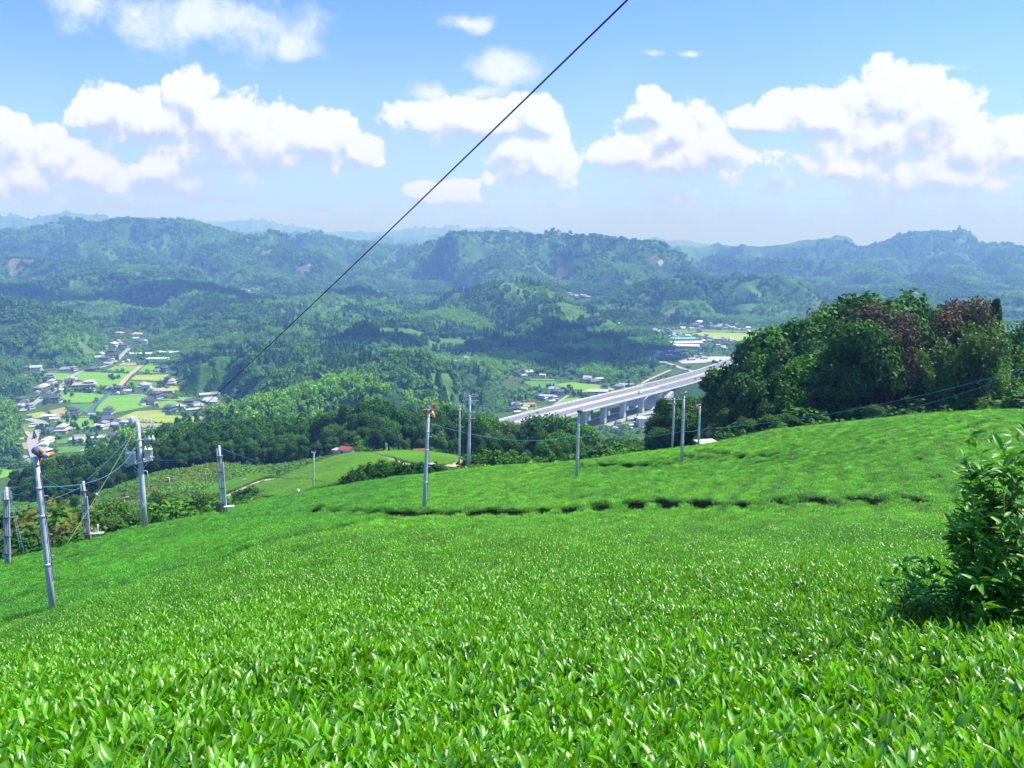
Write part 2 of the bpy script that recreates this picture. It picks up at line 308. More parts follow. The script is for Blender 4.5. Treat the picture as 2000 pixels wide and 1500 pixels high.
# ridges: list of crest points (px, py, Y), half width factor, tree allowance
RIDGES = [
 ([(440,800,560),(520,770,600),(600,750,640),(650,733,660),(690,724,665),(740,740,650),(800,765,620),(870,800,580),(920,830,560)], 1.9, 10),
 ([(680,712,860),(740,706,850),(800,722,820),(860,734,800),(920,765,770),(960,800,740)], 1.8, 10),
 ([(340,742,1010),(380,712,1020),(430,702,1020),(480,712,1000),(540,735,960),(570,760,900)], 2.2, 3),
 ([(440,700,1150),(520,672,1160),(580,664,1150),(640,700,1080),(680,725,1000)], 2.0, 9),
 ([(-150,560,1600),(-60,575,1560),(0,596,1500),(60,606,1480),(110,622,1450),(160,645,1400),(205,668,1370),(228,695,1350)], 2.0, 8),
 ([(-60,705,1150),(0,722,1120),(30,728,1110),(52,745,1090),(62,765,1070)], 1.8, 9),
 ([(-80,740,850),(-10,775,840),(20,795,830),(42,820,800),(52,860,750),(45,900,700)], 1.6, 9),
 ([(600,650,1700),(700,625,1850),(780,605,1950),(850,592,2000),(900,568,2050),(960,556,2050),(1010,546,2000),(1060,566,1950),(1100,586,1900),(1150,602,1850),(1200,640,1780),(1250,665,1700)], 1.7, 8),
 ([(1040,575,1980),(1080,620,1700),(1130,665,1480),(1190,690,1350),(1240,710,1260)], 1.5, 8),
 ([(930,580,2000),(920,640,1600),(940,690,1300),(980,715,1180)], 1.6, 8),
 ([(800,610,1900),(760,660,1500),(790,690,1250),(860,700,1150)], 1.8, 8),
 ([(1230,652,1760),(1270,660,1720),(1300,676,1700),(1318,690,1690)], 1.6, 8),
 ([(1110,612,2300),(1160,592,2350),(1210,572,2400),(1270,554,2450),(1340,543,2450),(1400,546,2450),(1450,542,2400),(1500,538,2350),(1540,540,2300),(1575,560,2250),(1610,590,2200),(1640,612,2150)], 1.6, 6),
 ([(1340,545,2450),(1350,590,2150),(1340,625,1980)], 1.3, 6),
 ([(1450,545,2400),(1500,590,2150),(1530,630,1980)], 1.3, 6),
 ([(740,530,3500),(770,517,3600),(800,503,3650),(850,477,3700),(890,460,3700),(930,455,3700),(1000,454,3700),(1060,463,3650),(1110,464,3650),(1160,459,3600),(1210,466,3550),(1260,476,3500),(1300,492,3400),(1335,515,3300),(1370,540,3200)], 2.0, 4),
 ([(1000,460,3700),(980,500,3200),(1000,535,2900),(1080,560,2700)], 1.7, 4),
 ([(1200,470,3550),(1180,510,3200),(1230,540,2900)], 1.7, 4),
 ([(-150,540,2500),(0,556,2500),(60,552,2550),(130,538,2600),(200,532,2650),(300,545,2600),(380,552,2500),(440,566,2400),(500,585,2300),(560,600,2100),(640,612,2000)], 1.8, 6),
 ([(40,610,1900),(150,590,2000),(260,600,1950),(340,620,1850),(420,640,1650),(470,655,1500),(520,690,1300)], 1.8, 8),
 ([(330,560,2450),(420,575,2150),(480,590,1950),(560,640,1600),(620,690,1300)], 1.5, 8),
 ([(-100,500,3300),(0,500,3300),(90,508,3250),(180,515,3100),(260,520,3000),(350,530,2900)], 1.8, 4),
 ([(-200,455,4300),(0,451,4300),(40,448,4300),(70,443,4300),(100,437,4350),(160,433,4400),(200,437,4400),(220,431,4400),(242,427,4400),(280,432,4400),(330,437,4300),(362,431,4300),(400,441,4200),(450,456,4100),(500,463,4000),(560,478,3900),(620,500,3600)], 1.9, 4),
 ([(200,436,4400),(230,480,3800),(300,505,3400)], 1.5, 4), ([(380,436,4300),(440,480,3800),(480,520,3300),(520,550,2900)], 1.6, 4),
 ([(480,470,4900),(560,468,4900),(600,464,4900),(640,460,4850),(680,471,4800),(720,477,4700),(780,481,4600),(840,484,4500),(880,500,4300)], 1.8, 3),
 ([(640,462,4850),(620,510,4000),(560,545,3300)], 1.6, 4), ([(760,480,4600),(720,520,3800),(700,555,3000)], 1.5, 4),
 ([(1280,490,5400),(1310,482,5500),(1335,479,5500),(1380,486,5500),(1410,479,5500),(1450,480,5400),(1500,479,5300),(1540,475,5300),(1575,467,5300),(1620,464,5300),(1650,474,5200),(1690,488,5100),(1720,478,5000),(1755,462,5000),(1800,455,5000),(1832,454,5000),(1860,465,4900),(1895,484,4800),(1930,478,4700),(1970,480,4600),(2010,488,4500),(2150,470,4500),(2300,480,4500)], 2.0, 3),
 ([(1400,500,4300),(1480,508,4000),(1560,515,3800),(1650,510,3700),(1700,520,3500),(1740,540,3200)], 1.6, 4),
 ([(1830,456,5000),(1850,500,4200),(1880,530,3600),(1900,560,3200)], 1.5, 4), ([(1720,480,5000),(1700,520,4200),(1660,545,3500)], 1.5, 4),
 ([(1960,505,3900),(2050,520,3600),(2200,540,3300)], 1.6, 4), ([(1800,535,3300),(1840,540,3200),(1900,560,3000),(1990,590,2700),(2100,600,2600)], 1.4, 5),
 ([(-200,420,9000),(0,422,9000),(50,429,9000),(100,419,9000),(150,415,9200),(200,428,9200),(240,430,9200),(285,423,9200),(330,428,9200),(352,426,9200),(400,442,9200),(450,452,9000),(500,451,9000),(520,452,9000),(560,462,9000),(583,451,9000),(620,464,9000),(700,472,9000),(765,461,9200),(800,466,9200),(862,456,9200),(890,468,9200)], 2.2, 0),
 ([(380,440,14500),(440,432,14500),(500,428,14500),(560,438,14500),(640,452,14500),(760,452,14500),(820,445,14500),(880,443,14500),(940,446,14500),(1000,443,14500),(1060,458,14500),(1150,463,14500),(1250,471,14000),(1280,463,14000),(1330,470,14000),(1400,478,14000)], 2.2, 0),
 ([(600,690,1250),(680,668,1300),(760,640,1450),(830,618,1650)], 2.2, 6),
 ([(520,648,1500),(600,628,1600),(690,602,1800),(760,588,2000)], 2.2, 6),
 ([(380,636,1600),(450,618,1750),(540,596,2000),(640,576,2300),(700,562,2500)], 2.2, 6),
 ([(840,650,1500),(880,618,1750),(930,588,1950)], 1.8, 6),
]
FLOOR = -200.0
def ridge_h(x, y, lst, wf, tree):
    pts = [PT(*p) for p in lst]
    wx = x + (fbm(x / 260, y / 260, 3) - 0.5) * 110; wy = y + (fbm(x / 260 + 50, y / 260 - 20, 3) - 0.5) * 110
    # keep crest lines true: warp fades close to the crest through the weight below
    best = np.full(x.shape, 1e18); hz = np.zeros(x.shape)
    bw = np.full(x.shape, 1e18)
    for a, b in zip(pts[:-1], pts[1:]):
        dx, dy = b[0] - a[0], b[1] - a[1]; l2 = dx * dx + dy * dy
        t = np.clip(((x - a[0]) * dx + (y - a[1]) * dy) / l2, 0, 1)
        d = (x - a[0] - t * dx) ** 2 + (y - a[1] - t * dy) ** 2
        t2 = np.clip(((wx - a[0]) * dx + (wy - a[1]) * dy) / l2, 0, 1)
        d2 = (wx - a[0] - t2 * dx) ** 2 + (wy - a[1] - t2 * dy) ** 2
        z = a[2] + (b[2] - a[2]) * t
        m = d < best; hz = np.where(m, z, hz); best = np.where(m, d, best); bw = np.minimum(bw, d2)
    d = np.sqrt(best); dw = np.sqrt(bw)
    h = hz - FLOOR - tree
    w = np.maximum(h * wf * 0.88, 60) + 40
    k = np.clip(d / (w * 0.5), 0, 1); dd = d * (1 - k) + dw * k
    q = np.clip(dd / w, 0, 1)
    prof = (1 - q) ** 1.25 * (1 + 1.0 * q)
    spur = (ridged(x / 330 + 3, y / 330, 4) - 0.62)
    h = h * prof * (1 + spur * 1.9 * np.clip((q - 0.07) * 2.6, 0, 1))
    return np.where(q < 1, h, 0.0)
MWAY = []   # filled below: motorway edges, near and far (px,py) on the deck level
DECK_Z = -178.0
mw_near = [(1010,848),(1060,829),(1105,812),(1172,796),(1250,777),(1315,762),(1350,749),(1390,739),(1425,726),(1460,710),(1510,686),(1570,655)]
mw_far = [(940,822),(1000,810),(1060,797),(1125,782),(1187,767),(1250,752),(1292,743),(1345,730),(1400,714),(1440,698),(1480,682),(1540,655)]
MN = np.array([PL(a, b, DECK_Z) for a, b in mw_near]); MF = np.array([PL(a, b, DECK_Z) for a, b in mw_far])
def resamp(P, n):
    s = np.concatenate([[0], np.cumsum(np.linalg.norm(np.diff(P[:, :2], axis=0), axis=1))]); t = np.linspace(0, s[-1], n)
    return np.stack([np.interp(t, s, P[:, i]) for i in range(3)], 1)
MC = (resamp(MN, 60) + resamp(MF, 60)) / 2
# smooth the centre line and give the road its own constant width
for _ in range(30): MC[1:-1] = (MC[:-2] + 2 * MC[1:-1] + MC[2:]) / 4
MC[:, 2] = DECK_Z
Tn = np.gradient(MC[:, :2], axis=0); Tn /= np.linalg.norm(Tn, axis=1)[:, None]
MNrm = np.column_stack([Tn[:, 1], -Tn[:, 0]])      # towards the camera side (right of travel)
MHW = 20.5
abut = PL(1322, 762, DECK_Z)
FL_L = [(-300,920),(38,914),(45,868),(54,828),(45,800),(30,788),(64,770),(61,744),(42,724),(170,715),(213,692),(213,664),(255,646),(300,655),(293,685),(362,688),(345,720),(345,770),(382,775),(440,768),(462,800),(440,850),(420,960),(150,1040),(-300,1040)]
FL_R = [(900,960),(935,815),(965,752),(1000,733),(1130,739),(1250,749),(1268,735),(1292,712),(1240,697),(1246,686),(1318,684),(1318,668),(1292,655),(1255,648),(1205,641),(1300,636),(1560,636),(1900,632),(2200,640),(2300,960)]
FLP = [np.array([PL(a, b, -200.0)[:2] for a, b in P]) for P in (FL_L, FL_R)]
def poly_sd(x, y, P):
    d = np.full(x.shape, 1e9); ins = np.zeros(x.shape, bool)
    for p, q in zip(P, np.roll(P, -1, axis=0)):
        dx, dy = q - p; t = np.clip(((x - p[0]) * dx + (y - p[1]) * dy) / (dx * dx + dy * dy + 1e-9), 0, 1)
        d = np.minimum(d, np.hypot(x - p[0] - t * dx, y - p[1] - t * dy))
        c = (p[1] > y) != (q[1] > y); xi = p[0] + (y - p[1]) / (dy if abs(dy) > 1e-9 else 1e-9) * dx; ins ^= c & (x < xi)
    return np.where(ins, -d, d)
def floor_d(x, y):
    wob = (fbm(x / 60, y / 60, 3) - 0.5) * 24
    return np.minimum(poly_sd(x, y, FLP[0]), poly_sd(x, y, FLP[1])) + wob
def far_h(x, y):
    fd = floor_d(x, y)
    r = np.hypot(x, y)
    h = np.clip((ridged(x / 520 + 7, y / 520 + 2, 4) - 0.34) * 150, 0, 120) * sstep(fd, 10, 260) * (0.30 + 0.12 * sstep(r, 2100, 3400))
    for lst, wf, tr in RIDGES:
        ys = [p[2] for p in lst]; 
        m = (y > min(ys) - 1500) & (y < max(ys) + 1500)
        if not m.any(): continue
        hh = np.zeros(x.shape); hh[m] = ridge_h(x[m], y[m], lst, wf, tr)
        k = 14.0; e = np.clip(0.5 + 0.5 * (h - hh) / k, 0, 1); h = hh * (1 - e) + h * e + k * e * (1 - e) * np.clip(np.minimum(h, hh) / 25, 0, 1)
    h = h * sstep(fd, -4, 34)
    # motorway embankment
    best = np.full(x.shape, 1e18)
    for i in range(0, 59):
        if MC[i, 0] < abut[0] - 6: continue
        a, b = MC[i], MC[i + 1]; dx, dy = b[0] - a[0], b[1] - a[1]; l2 = dx * dx + dy * dy
        t = np.clip(((x - a[0]) * dx + (y - a[1]) * dy) / l2, 0, 1); best = np.minimum(best, (x - a[0] - t * dx) ** 2 + (y - a[1] - t * dy) ** 2)
    d = np.sqrt(best); em = np.clip((20.9 + (MHW + 2 - d) * 0.55), 0, 20.9)
    h = np.where(d < 90, np.where(d < MHW + 3, 20.9, np.maximum(h, em)), h)
    return FLOOR + h
def H(x, y):
    x = np.atleast_1d(np.asarray(x, float)); y = np.atleast_1d(np.asarray(y, float))
    r = np.hypot(x, y); z = np.full(x.shape, -400.0)
    m = r < 900; z[m] = near_h(x[m], y[m])
    f = np.full(x.shape, -400.0); m2 = r > 330; f[m2] = far_h(x[m2], y[m2])
    k = 8.0; e = np.clip(0.5 + 0.5 * (z - f) / k, 0, 1); o = f * (1 - e) + z * e + k * e * (1 - e)
    return np.where(r < 330, z, o)
def H1(x, y): return float(H([x], [y])[0])

# polar ground sheet (finer near, coarser far), all the way round
az = np.concatenate([np.linspace(-180, -60, 40)[:-1], np.linspace(-60, -42, 40)[:-1], np.linspace(-42, 42, 1150), np.linspace(42, 60, 40)[1:], np.linspace(60, 180, 40)[1:]])
az = np.radians(az); NR = 860
rr = np.concatenate([[0.01], np.geomspace(1.2, 330, 360), np.geomspace(330, 7000, 780)[1:], np.geomspace(7000, 16500, 80)[1:]])
AZ, RR = np.meshgrid(az, rr); GX = RR * np.sin(AZ); GY = RR * np.cos(AZ)
CLEAR = []     # clearings in the woods: world ellipses (x, y, ra, rb, colour), filled by ray casting below
GZ = H(GX.ravel(), GY.ravel()).reshape(GX.shape)
tan_el = GZ / np.maximum(RR, 1e-3)
azd = az
def cast(px, py):
    """where the sight line through a point of the photograph first meets the ground: world x, y, z"""
    d = ray(px, py); a = math.atan2(d[0], d[1]); te = d[2] / math.hypot(d[0], d[1])
    j = int(np.argmin(np.abs(azd - a))); col = tan_el[:, j]
    idx = np.nonzero(col[300:] > te)[0]
    if len(idx) == 0: return None
    i = idx[0] + 300; r = rr[i]
    return r * math.sin(a), r * math.cos(a), GZ[i, j]
# (px, py, half width px, half height px, rotation, colour key)
CL = [(380,722,52,16,'tea'),(440,712,30,12,'tea'),(470,600,20,6,'orchard'),(330,590,26,8,'soil'),(345,575,14,5,'soil'),(480,560,14,5,'tea'),(560,650,10,3,'soil'),
 (45,520,26,14,'soil'),(90,545,20,8,'tea'),(62,552,16,6,'soil'),(265,472,9,5,'soil'),(375,510,10,4,'soil'),(520,495,24,7,'soil'),(590,525,20,6,'soil'),(610,519,9,2,'pale'),
 (500,565,22,8,'soil'),(350,600,40,12,'tea'),(440,628,40,8,'tea'),(690,560,30,6,'tea'),(700,620,34,6,'tea'),(780,590,20,7,'soil'),(860,640,26,7,'tea'),(640,640,30,6,'tea'),
 (1090,535,16,8,'soil'),(1095,545,10,5,'soil'),(1200,500,26,9,'tea'),(1275,510,14,7,'soil'),(1290,515,9,4,'pale'),(1230,535,20,6,'tea'),(960,535,16,6,'soil'),(1180,545,14,5,'soil'),(1120,520,20,6,'tea'),
 (1092,600,12,5,'soil'),(1108,604,12,4,'soil'),(1100,619,10,2,'soil'),(1145,625,10,3,'soil'),(1102,644,12,5,'tea'),(1312,612,16,9,'soil'),(1415,570,10,6,'tea'),(1440,600,36,8,'tea'),(1330,590,20,10,'tea'),(1545,560,20,14,'tea'),(1560,590,18,14,'tea'),(1600,600,22,16,'orchard'),(1600,612,24,9,'soil'),
 (700,705,30,10,'tea'),(620,755,16,5,'tea'),(900,690,18,8,'soil'),(945,725,24,9,'tea'),(1000,735,18,8,'soil'),(1015,715,20,6,'soil'),(1025,770,30,10,'orchard'),(1045,765,20,8,'soil'),(1010,785,20,8,'orchard'),
 (175,690,14,4,'soil'),(385,690,16,6,'soil'),(180,480,22,8,'tea'),(330,505,24,7,'tea'),(640,500,26,8,'tea'),(690,485,20,7,'tea'),(980,480,26,8,'tea'),(900,480,18,9,'tea'),(1060,500,22,7,'tea'),(1150,490,16,7,'tea'),
 (1870,520,30,10,'tea'),(1840,500,22,7,'tea'),(1940,520,24,8,'tea'),(1590,500,14,4,'tea'),(1620,505,16,4,'tea'),(1760,575,22,8,'tea'),(1960,560,24,7,'tea'),(1900,545,24,6,'tea'),(240,455,22,8,'tea'),(560,585,18,5,'tea'),(800,560,22,5,'tea')]
PALC = {'tea': (0.06, 0.17, 0.02), 'soil': (0.16, 0.17, 0.09), 'orchard': (0.12, 0.17, 0.06), 'pale': (0.42, 0.40, 0.33)}
for px, py, a, b, k in CL:
    c = cast(px, py)
    if c is None: continue
    r = math.hypot(c[0], c[1]); ra = a * r / 1570 * 0.8; rb = min(ra * 1.6, b * r / 1570 * 2.6)
    CLEAR.append((c[0], c[1], ra, rb, k))
# ------------------------------------------------------------------ ground colours and mesh
def clear_mask(x, y):
    out = np.full(x.shape, -1); wob = fbm(x / 18, y / 18, 3) - 0.5
    for i, (cx, cy, ra, rb, k) in enumerate(CLEAR):
        a = math.atan2(cx, cy); dx = x - cx; dy = y - cy
        m0 = (np.abs(dx) < 3 * (ra + rb)) & (np.abs(dy) < 3 * (ra + rb))
        if not m0.any(): continue
        p = dx * math.cos(a) - dy * math.sin(a); q = dx * math.sin(a) + dy * math.cos(a)
        m = m0 & ((p / ra) ** 2 + (q / rb) ** 2 + wob * 3.2 < 0.8); out[m] = i
    return out
h_above = GZ - FLOOR
colr = np.zeros(GX.shape + (4,)); colr[..., 3] = 1
base = fbm(GX / 140, GY / 140, 4); fine = fbm(GX / 22, GY / 22, 4)
dk = np.array([0.03, 0.08, 0.02]); lt = np.array([0.10, 0.22, 0.045])
f = np.clip((base - 0.5) * 2.6 + (fine - 0.5) * 1.4 + 0.45, 0, 1)[..., None]
colr[..., :3] = dk * (1 - f) + lt * f
fl = (h_above < 1.5) & (RR > 500)
colr[fl, :3] = (0.075, 0.14, 0.035)
emb = (RR > 800) & (RR < 1500) & (np.abs(h_above - 10) < 12) & (GX > 200)
cm = clear_mask(GX, GY)
for i, c in enumerate(CLEAR):
    m = cm == i
    colr[m, :3] = np.array(PALC[c[4]]) * (0.7 + 0.6 * fine[m])[:, None]
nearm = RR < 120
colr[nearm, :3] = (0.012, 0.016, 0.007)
midm = (RR >= 105) & (RR < 330)
mm = np.clip((fbm(GX / 9, GY / 9, 4) - 0.35) * 2.2, 0, 1)[..., None]
mc = np.array([0.05, 0.10, 0.02]) * (1 - mm) + np.array([0.10, 0.17, 0.035]) * mm
colr[midm, :3] = mc[midm]
# canopy relief on the farther woods, finer than the ridges
relief = (fbm(GX / 60, GY / 60, 2) - 0.5) * 12
wgt = sstep(RR, 2300, 3200) * (h_above > 6) * (cm < 0)
GZ2 = GZ + relief * wgt
GZ2 = np.where(RR < 118, GZ2 - 0.55, GZ2)
nr, na = GX.shape
ii = np.arange(nr - 1)[:, None] * na + np.arange(na - 1)[None, :]
F = np.stack([ii, ii + 1, ii + na + 1, ii + na], -1).reshape(-1, 4)[:, ::-1]
m, t, b = new_mat("terrain")
at = t.nodes.new('ShaderNodeAttribute'); at.attribute_name = 'Col'
geo = t.nodes.new('ShaderNodeNewGeometry')
n1 = noise(t, geo.outputs['Position'], 0.11, 6, 0.65); n0 = noise(t, geo.outputs['Position'], 1.3, 5, 0.7)
k = mth(t, 'ADD', mth(t, 'MULTIPLY', n1.outputs['Fac'], 1.5), mth(t, 'MULTIPLY', n0.outputs['Fac'], 0.7))
k = mth(t, 'SUBTRACT', k, 0.15)
cc = t.nodes.new('ShaderNodeCombineColor'); [t.links.new(k, cc.inputs[i]) for i in range(3)]
t.links.new(mixc(t, 1.0, at.outputs['Color'], cc.outputs[0], 'MULTIPLY'), b.inputs['Base Color'])
b.inputs['Roughness'].default_value = 0.95; b.inputs['Specular IOR Level'].default_value = 0.1
bp = t.nodes.new('ShaderNodeBump'); bp.inputs['Strength'].default_value = 1.0; bp.inputs['Distance'].default_value = 5.0
vz = noise(t, geo.outputs['Position'], 0.09, 4, 0.75); t.links.new(vz.outputs['Fac'], bp.inputs['Height']); t.links.new(bp.outputs[0], b.inputs['Normal'])
MT_TERRAIN = m
me = np_mesh("ground", np.stack([GX, GY, GZ2], -1).reshape(-1, 3), F, m, {'Col': ('FLOAT_COLOR', colr.reshape(-1, 4))}, True)
ground = structure(link("ground", me))

# ------------------------------------------------------------------ plants: shared leaf shapes
def leaf_arrays(base, direc, up, length, width, seg=4, droop=0.35, fold=0.25):
    """one pointed blade per row: returns V (n, (seg+1)*3, 3), F"""
    n = len(base); d = direc / np.linalg.norm(direc, axis=1)[:, None]
    side = np.cross(d, up); side /= np.linalg.norm(side, axis=1)[:, None] + 1e-9
    nrm = np.cross(side, d)
    V = []
    for i in range(seg + 1):
        s = i / seg; wv_ = math.sin(math.pi * min(1, s * 0.96 + 0.04)) ** 0.75 * (1 - 0.25 * s) if 0 < i < seg else 0.04
        c = base + d * (length * s)[:, None] - nrm * (length * droop * s * s)[:, None]
        off = side * (width * 0.5 * wv_)[:, None]; lift = nrm * (width * fold * wv_)[:, None]
        V += [c - off + lift, c, c + off + lift]
    V = np.stack(V, 1); F_ = []
    for i in range(seg):
        o = i * 3; F_ += [(o, o + 1, o + 4, o + 3), (o + 1, o + 2, o + 5, o + 4)]
    F_ = np.array(F_); nv = (seg + 1) * 3
    Fa = (F_[None] + (np.arange(n) * nv)[:, None, None]).reshape(-1, 4)
    return V.reshape(-1, 3), Fa, nv
def rand_dirs(n, el0, el1, r_):
    a = r_.random(n) * 2 * math.pi; e = np.radians(el0 + (el1 - el0) * r_.random(n))
    return np.stack([np.cos(a) * np.cos(e), np.sin(a) * np.cos(e), np.sin(e)], 1)
def tea_patch(name, size, nshoot, per, leafl, seg, mat_, seed):
    r_ = np.random.default_rng(seed)
    sx = (r_.random((nshoot, 2)) - 0.5) * size
    hgt = r_.normal(0, 0.048, nshoot)
    B, D, Lh, Tn_ = [], [], [], []
    for j in range(per):
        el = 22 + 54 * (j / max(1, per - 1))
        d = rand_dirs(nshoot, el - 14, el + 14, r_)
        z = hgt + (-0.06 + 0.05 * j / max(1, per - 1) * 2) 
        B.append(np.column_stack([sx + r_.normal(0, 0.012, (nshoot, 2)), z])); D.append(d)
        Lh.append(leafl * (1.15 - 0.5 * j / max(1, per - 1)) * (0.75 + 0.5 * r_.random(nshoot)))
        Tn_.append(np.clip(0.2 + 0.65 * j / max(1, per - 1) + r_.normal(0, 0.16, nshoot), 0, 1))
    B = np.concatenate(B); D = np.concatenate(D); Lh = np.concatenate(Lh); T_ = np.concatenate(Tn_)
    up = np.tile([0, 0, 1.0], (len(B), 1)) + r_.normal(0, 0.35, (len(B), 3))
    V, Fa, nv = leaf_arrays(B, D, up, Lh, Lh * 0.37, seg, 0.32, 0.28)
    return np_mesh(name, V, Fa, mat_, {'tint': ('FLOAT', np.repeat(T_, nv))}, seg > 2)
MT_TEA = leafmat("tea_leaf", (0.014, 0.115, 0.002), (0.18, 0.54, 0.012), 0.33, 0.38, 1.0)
def proto_collection(name, meshes):
    c = bpy.data.collections.new(name)
    for i, me_ in enumerate(meshes):
        o = bpy.data.objects.new("%s_%02d" % (name, i), me_); c.objects.link(o)
    return c
def scatter(name, pts, rot, scl, idx, tint, coll):
    """ONE object: instances of a collection's members on points (only for stuff nobody could count)"""
    n = len(pts); me_ = bpy.data.meshes.new(name)
    me_.vertices.add(n); me_.vertices.foreach_set('co', np.ascontiguousarray(pts, dtype=np.float32).ravel())
    for nm, ty, key, dat in (('rot', 'FLOAT_VECTOR', 'vector', rot), ('scl', 'FLOAT_VECTOR', 'vector', scl), ('idx', 'INT', 'value', idx), ('itint', 'FLOAT_COLOR', 'color', tint)):
        a = me_.attributes.new(nm, ty, 'POINT'); a.data.foreach_set(key, np.ascontiguousarray(dat, dtype=np.int32 if ty == 'INT' else np.float32).ravel())
    o = link(name, me_)
    gt = bpy.data.node_groups.new("scatter_" + name, 'GeometryNodeTree')
    gt.interface.new_socket("Geometry", in_out='INPUT', socket_type='NodeSocketGeometry'); gt.interface.new_socket("Geometry", in_out='OUTPUT', socket_type='NodeSocketGeometry')
    a = gt.nodes.new('NodeGroupInput'); z = gt.nodes.new('NodeGroupOutput'); ci = gt.nodes.new('GeometryNodeCollectionInfo')
    ci.inputs['Collection'].default_value = coll; ci.inputs['Separate Children'].default_value = True; ci.inputs['Reset Children'].default_value = True
    ip = gt.nodes.new('GeometryNodeInstanceOnPoints'); ip.inputs['Pick Instance'].default_value = True
    def na_(nm, ty):
        q = gt.nodes.new('GeometryNodeInputNamedAttribute'); q.data_type = ty; q.inputs[0].default_value = nm; return q.outputs[0]
    gt.links.new(a.outputs[0], ip.inputs['Points']); gt.links.new(ci.outputs[0], ip.inputs['Instance'])
    gt.links.new(na_('idx', 'INT'), ip.inputs['Instance Index']); gt.links.new(na_('rot', 'FLOAT_VECTOR'), ip.inputs['Rotation']); gt.links.new(na_('scl', 'FLOAT_VECTOR'), ip.inputs['Scale'])
    gt.links.new(ip.outputs[0], z.inputs[0])
    md = o.modifiers.new("scatter", 'NODES'); md.node_group = gt
    return o
def rgba(a): return np.concatenate([a, np.ones((len(a), 1))], 1)

# ------------------------------------------------------------------ the tea field in front
crest_px = np.array([-300, 0, 100, 250, 500, 750, 1000, 1250, 1500, 1750, 2000, 2300]); crest_Y = np.array([56, 58, 63, 75, 84, 92, 100, 97, 88, 80, 74, 70]) + 3.0
def field_px(x, y): return 1000 + x / np.maximum(y, 0.5) * 1570 * math.cos(TH)   # only used for the field's outline, which fans out from the hilltop
def surf(px, py, lo=1.5, hi=110):
    """point of the tea canopy on the sight line"""
    d = ray(px, py); ys = np.geomspace(lo, hi, 500); x_ = d[0] / d[1] * ys; zt = d[2] / d[1] * ys
    hh = near_h(x_, ys); i = np.nonzero(hh >= zt)[0]
    i = i[0] if len(i) else 499
    return np.array([x_[i], ys[i], hh[i]])
GAPS = [(592,1000,12,5),(626,1001,13,7),(662,1002,14,7),(700,1003,12,5),(733,1003,10,5),(765,1004,12,6),(800,1005,14,6),(815,1008,22,8),(845,1006,18,8),(880,1007,22,8),(925,1008,24,9),(965,1006,22,10),(1012,1008,24,8),(1060,1005,16,7),(1115,1003,20,9),(1172,1000,22,8),(1237,996,22,7),(1300,991,22,7),(1368,989,24,8),(1440,992,16,4),(1510,984,20,4),(1588,984,30,8),(1680,981,34,9),(1775,979,28,9),
 (1180,913,14,3),(1195,911,16,3),(1225,912,14,3),(1260,912,12,3),(1345,893,14,3),(1375,889,14,3),(1412,900,12,3),(1450,893,12,3),(1485,893,12,4),(1130,915,10,2),(1410,886,16,3),(1545,876,10,2)]
GP = []
for px, py, a, b_ in GAPS:
    c = surf(px, py); e = surf(px, py + b_); f_ = surf(px, py - b_)
    ra = a * c[1] / 1570 * (0.78 if px > 1400 else 1.0) + 0.04; rb = max(0.8, min(1.3, abs(f_[1] - e[1]) / 2)) * (1 if py > 950 else 0.8); GP.append((c[0], c[1], ra, rb))
CH_A = np.array(sorted([(g_[0], g_[1]) for g_, q_ in zip(GP, GAPS) if q_[1] > 950])); CH_B = np.array(sorted([(g_[0], g_[1]) for g_, q_ in zip(GP, GAPS) if q_[1] < 950]))
FUR = np.array([surf(px, py)[:2] for px, py in [(-60,1235),(0,1218),(100,1192),(200,1167),(300,1142),(450,1082),(600,1043),(700,1020),(780,1006)]])
FUR2 = np.array([surf(px, py)[:2] for px, py in [(0,1125),(200,1085),(400,1035),(560,1003)]])
def seg_dist(x, y, P):
    b_ = np.full(x.shape, 1e9); sgn = np.zeros(x.shape)
    for p, q in zip(P[:-1], P[1:]):
        dx, dy = q - p; t = np.clip(((x - p[0]) * dx + (y - p[1]) * dy) / (dx * dx + dy * dy), 0, 1)
        d = np.hypot(x - p[0] - t * dx, y - p[1] - t * dy); m = d < b_; b_ = np.where(m, d, b_)
        sgn = np.where(m, np.sign(dx * (y - p[1]) - dy * (x - p[0])), sgn)
    return b_, sgn
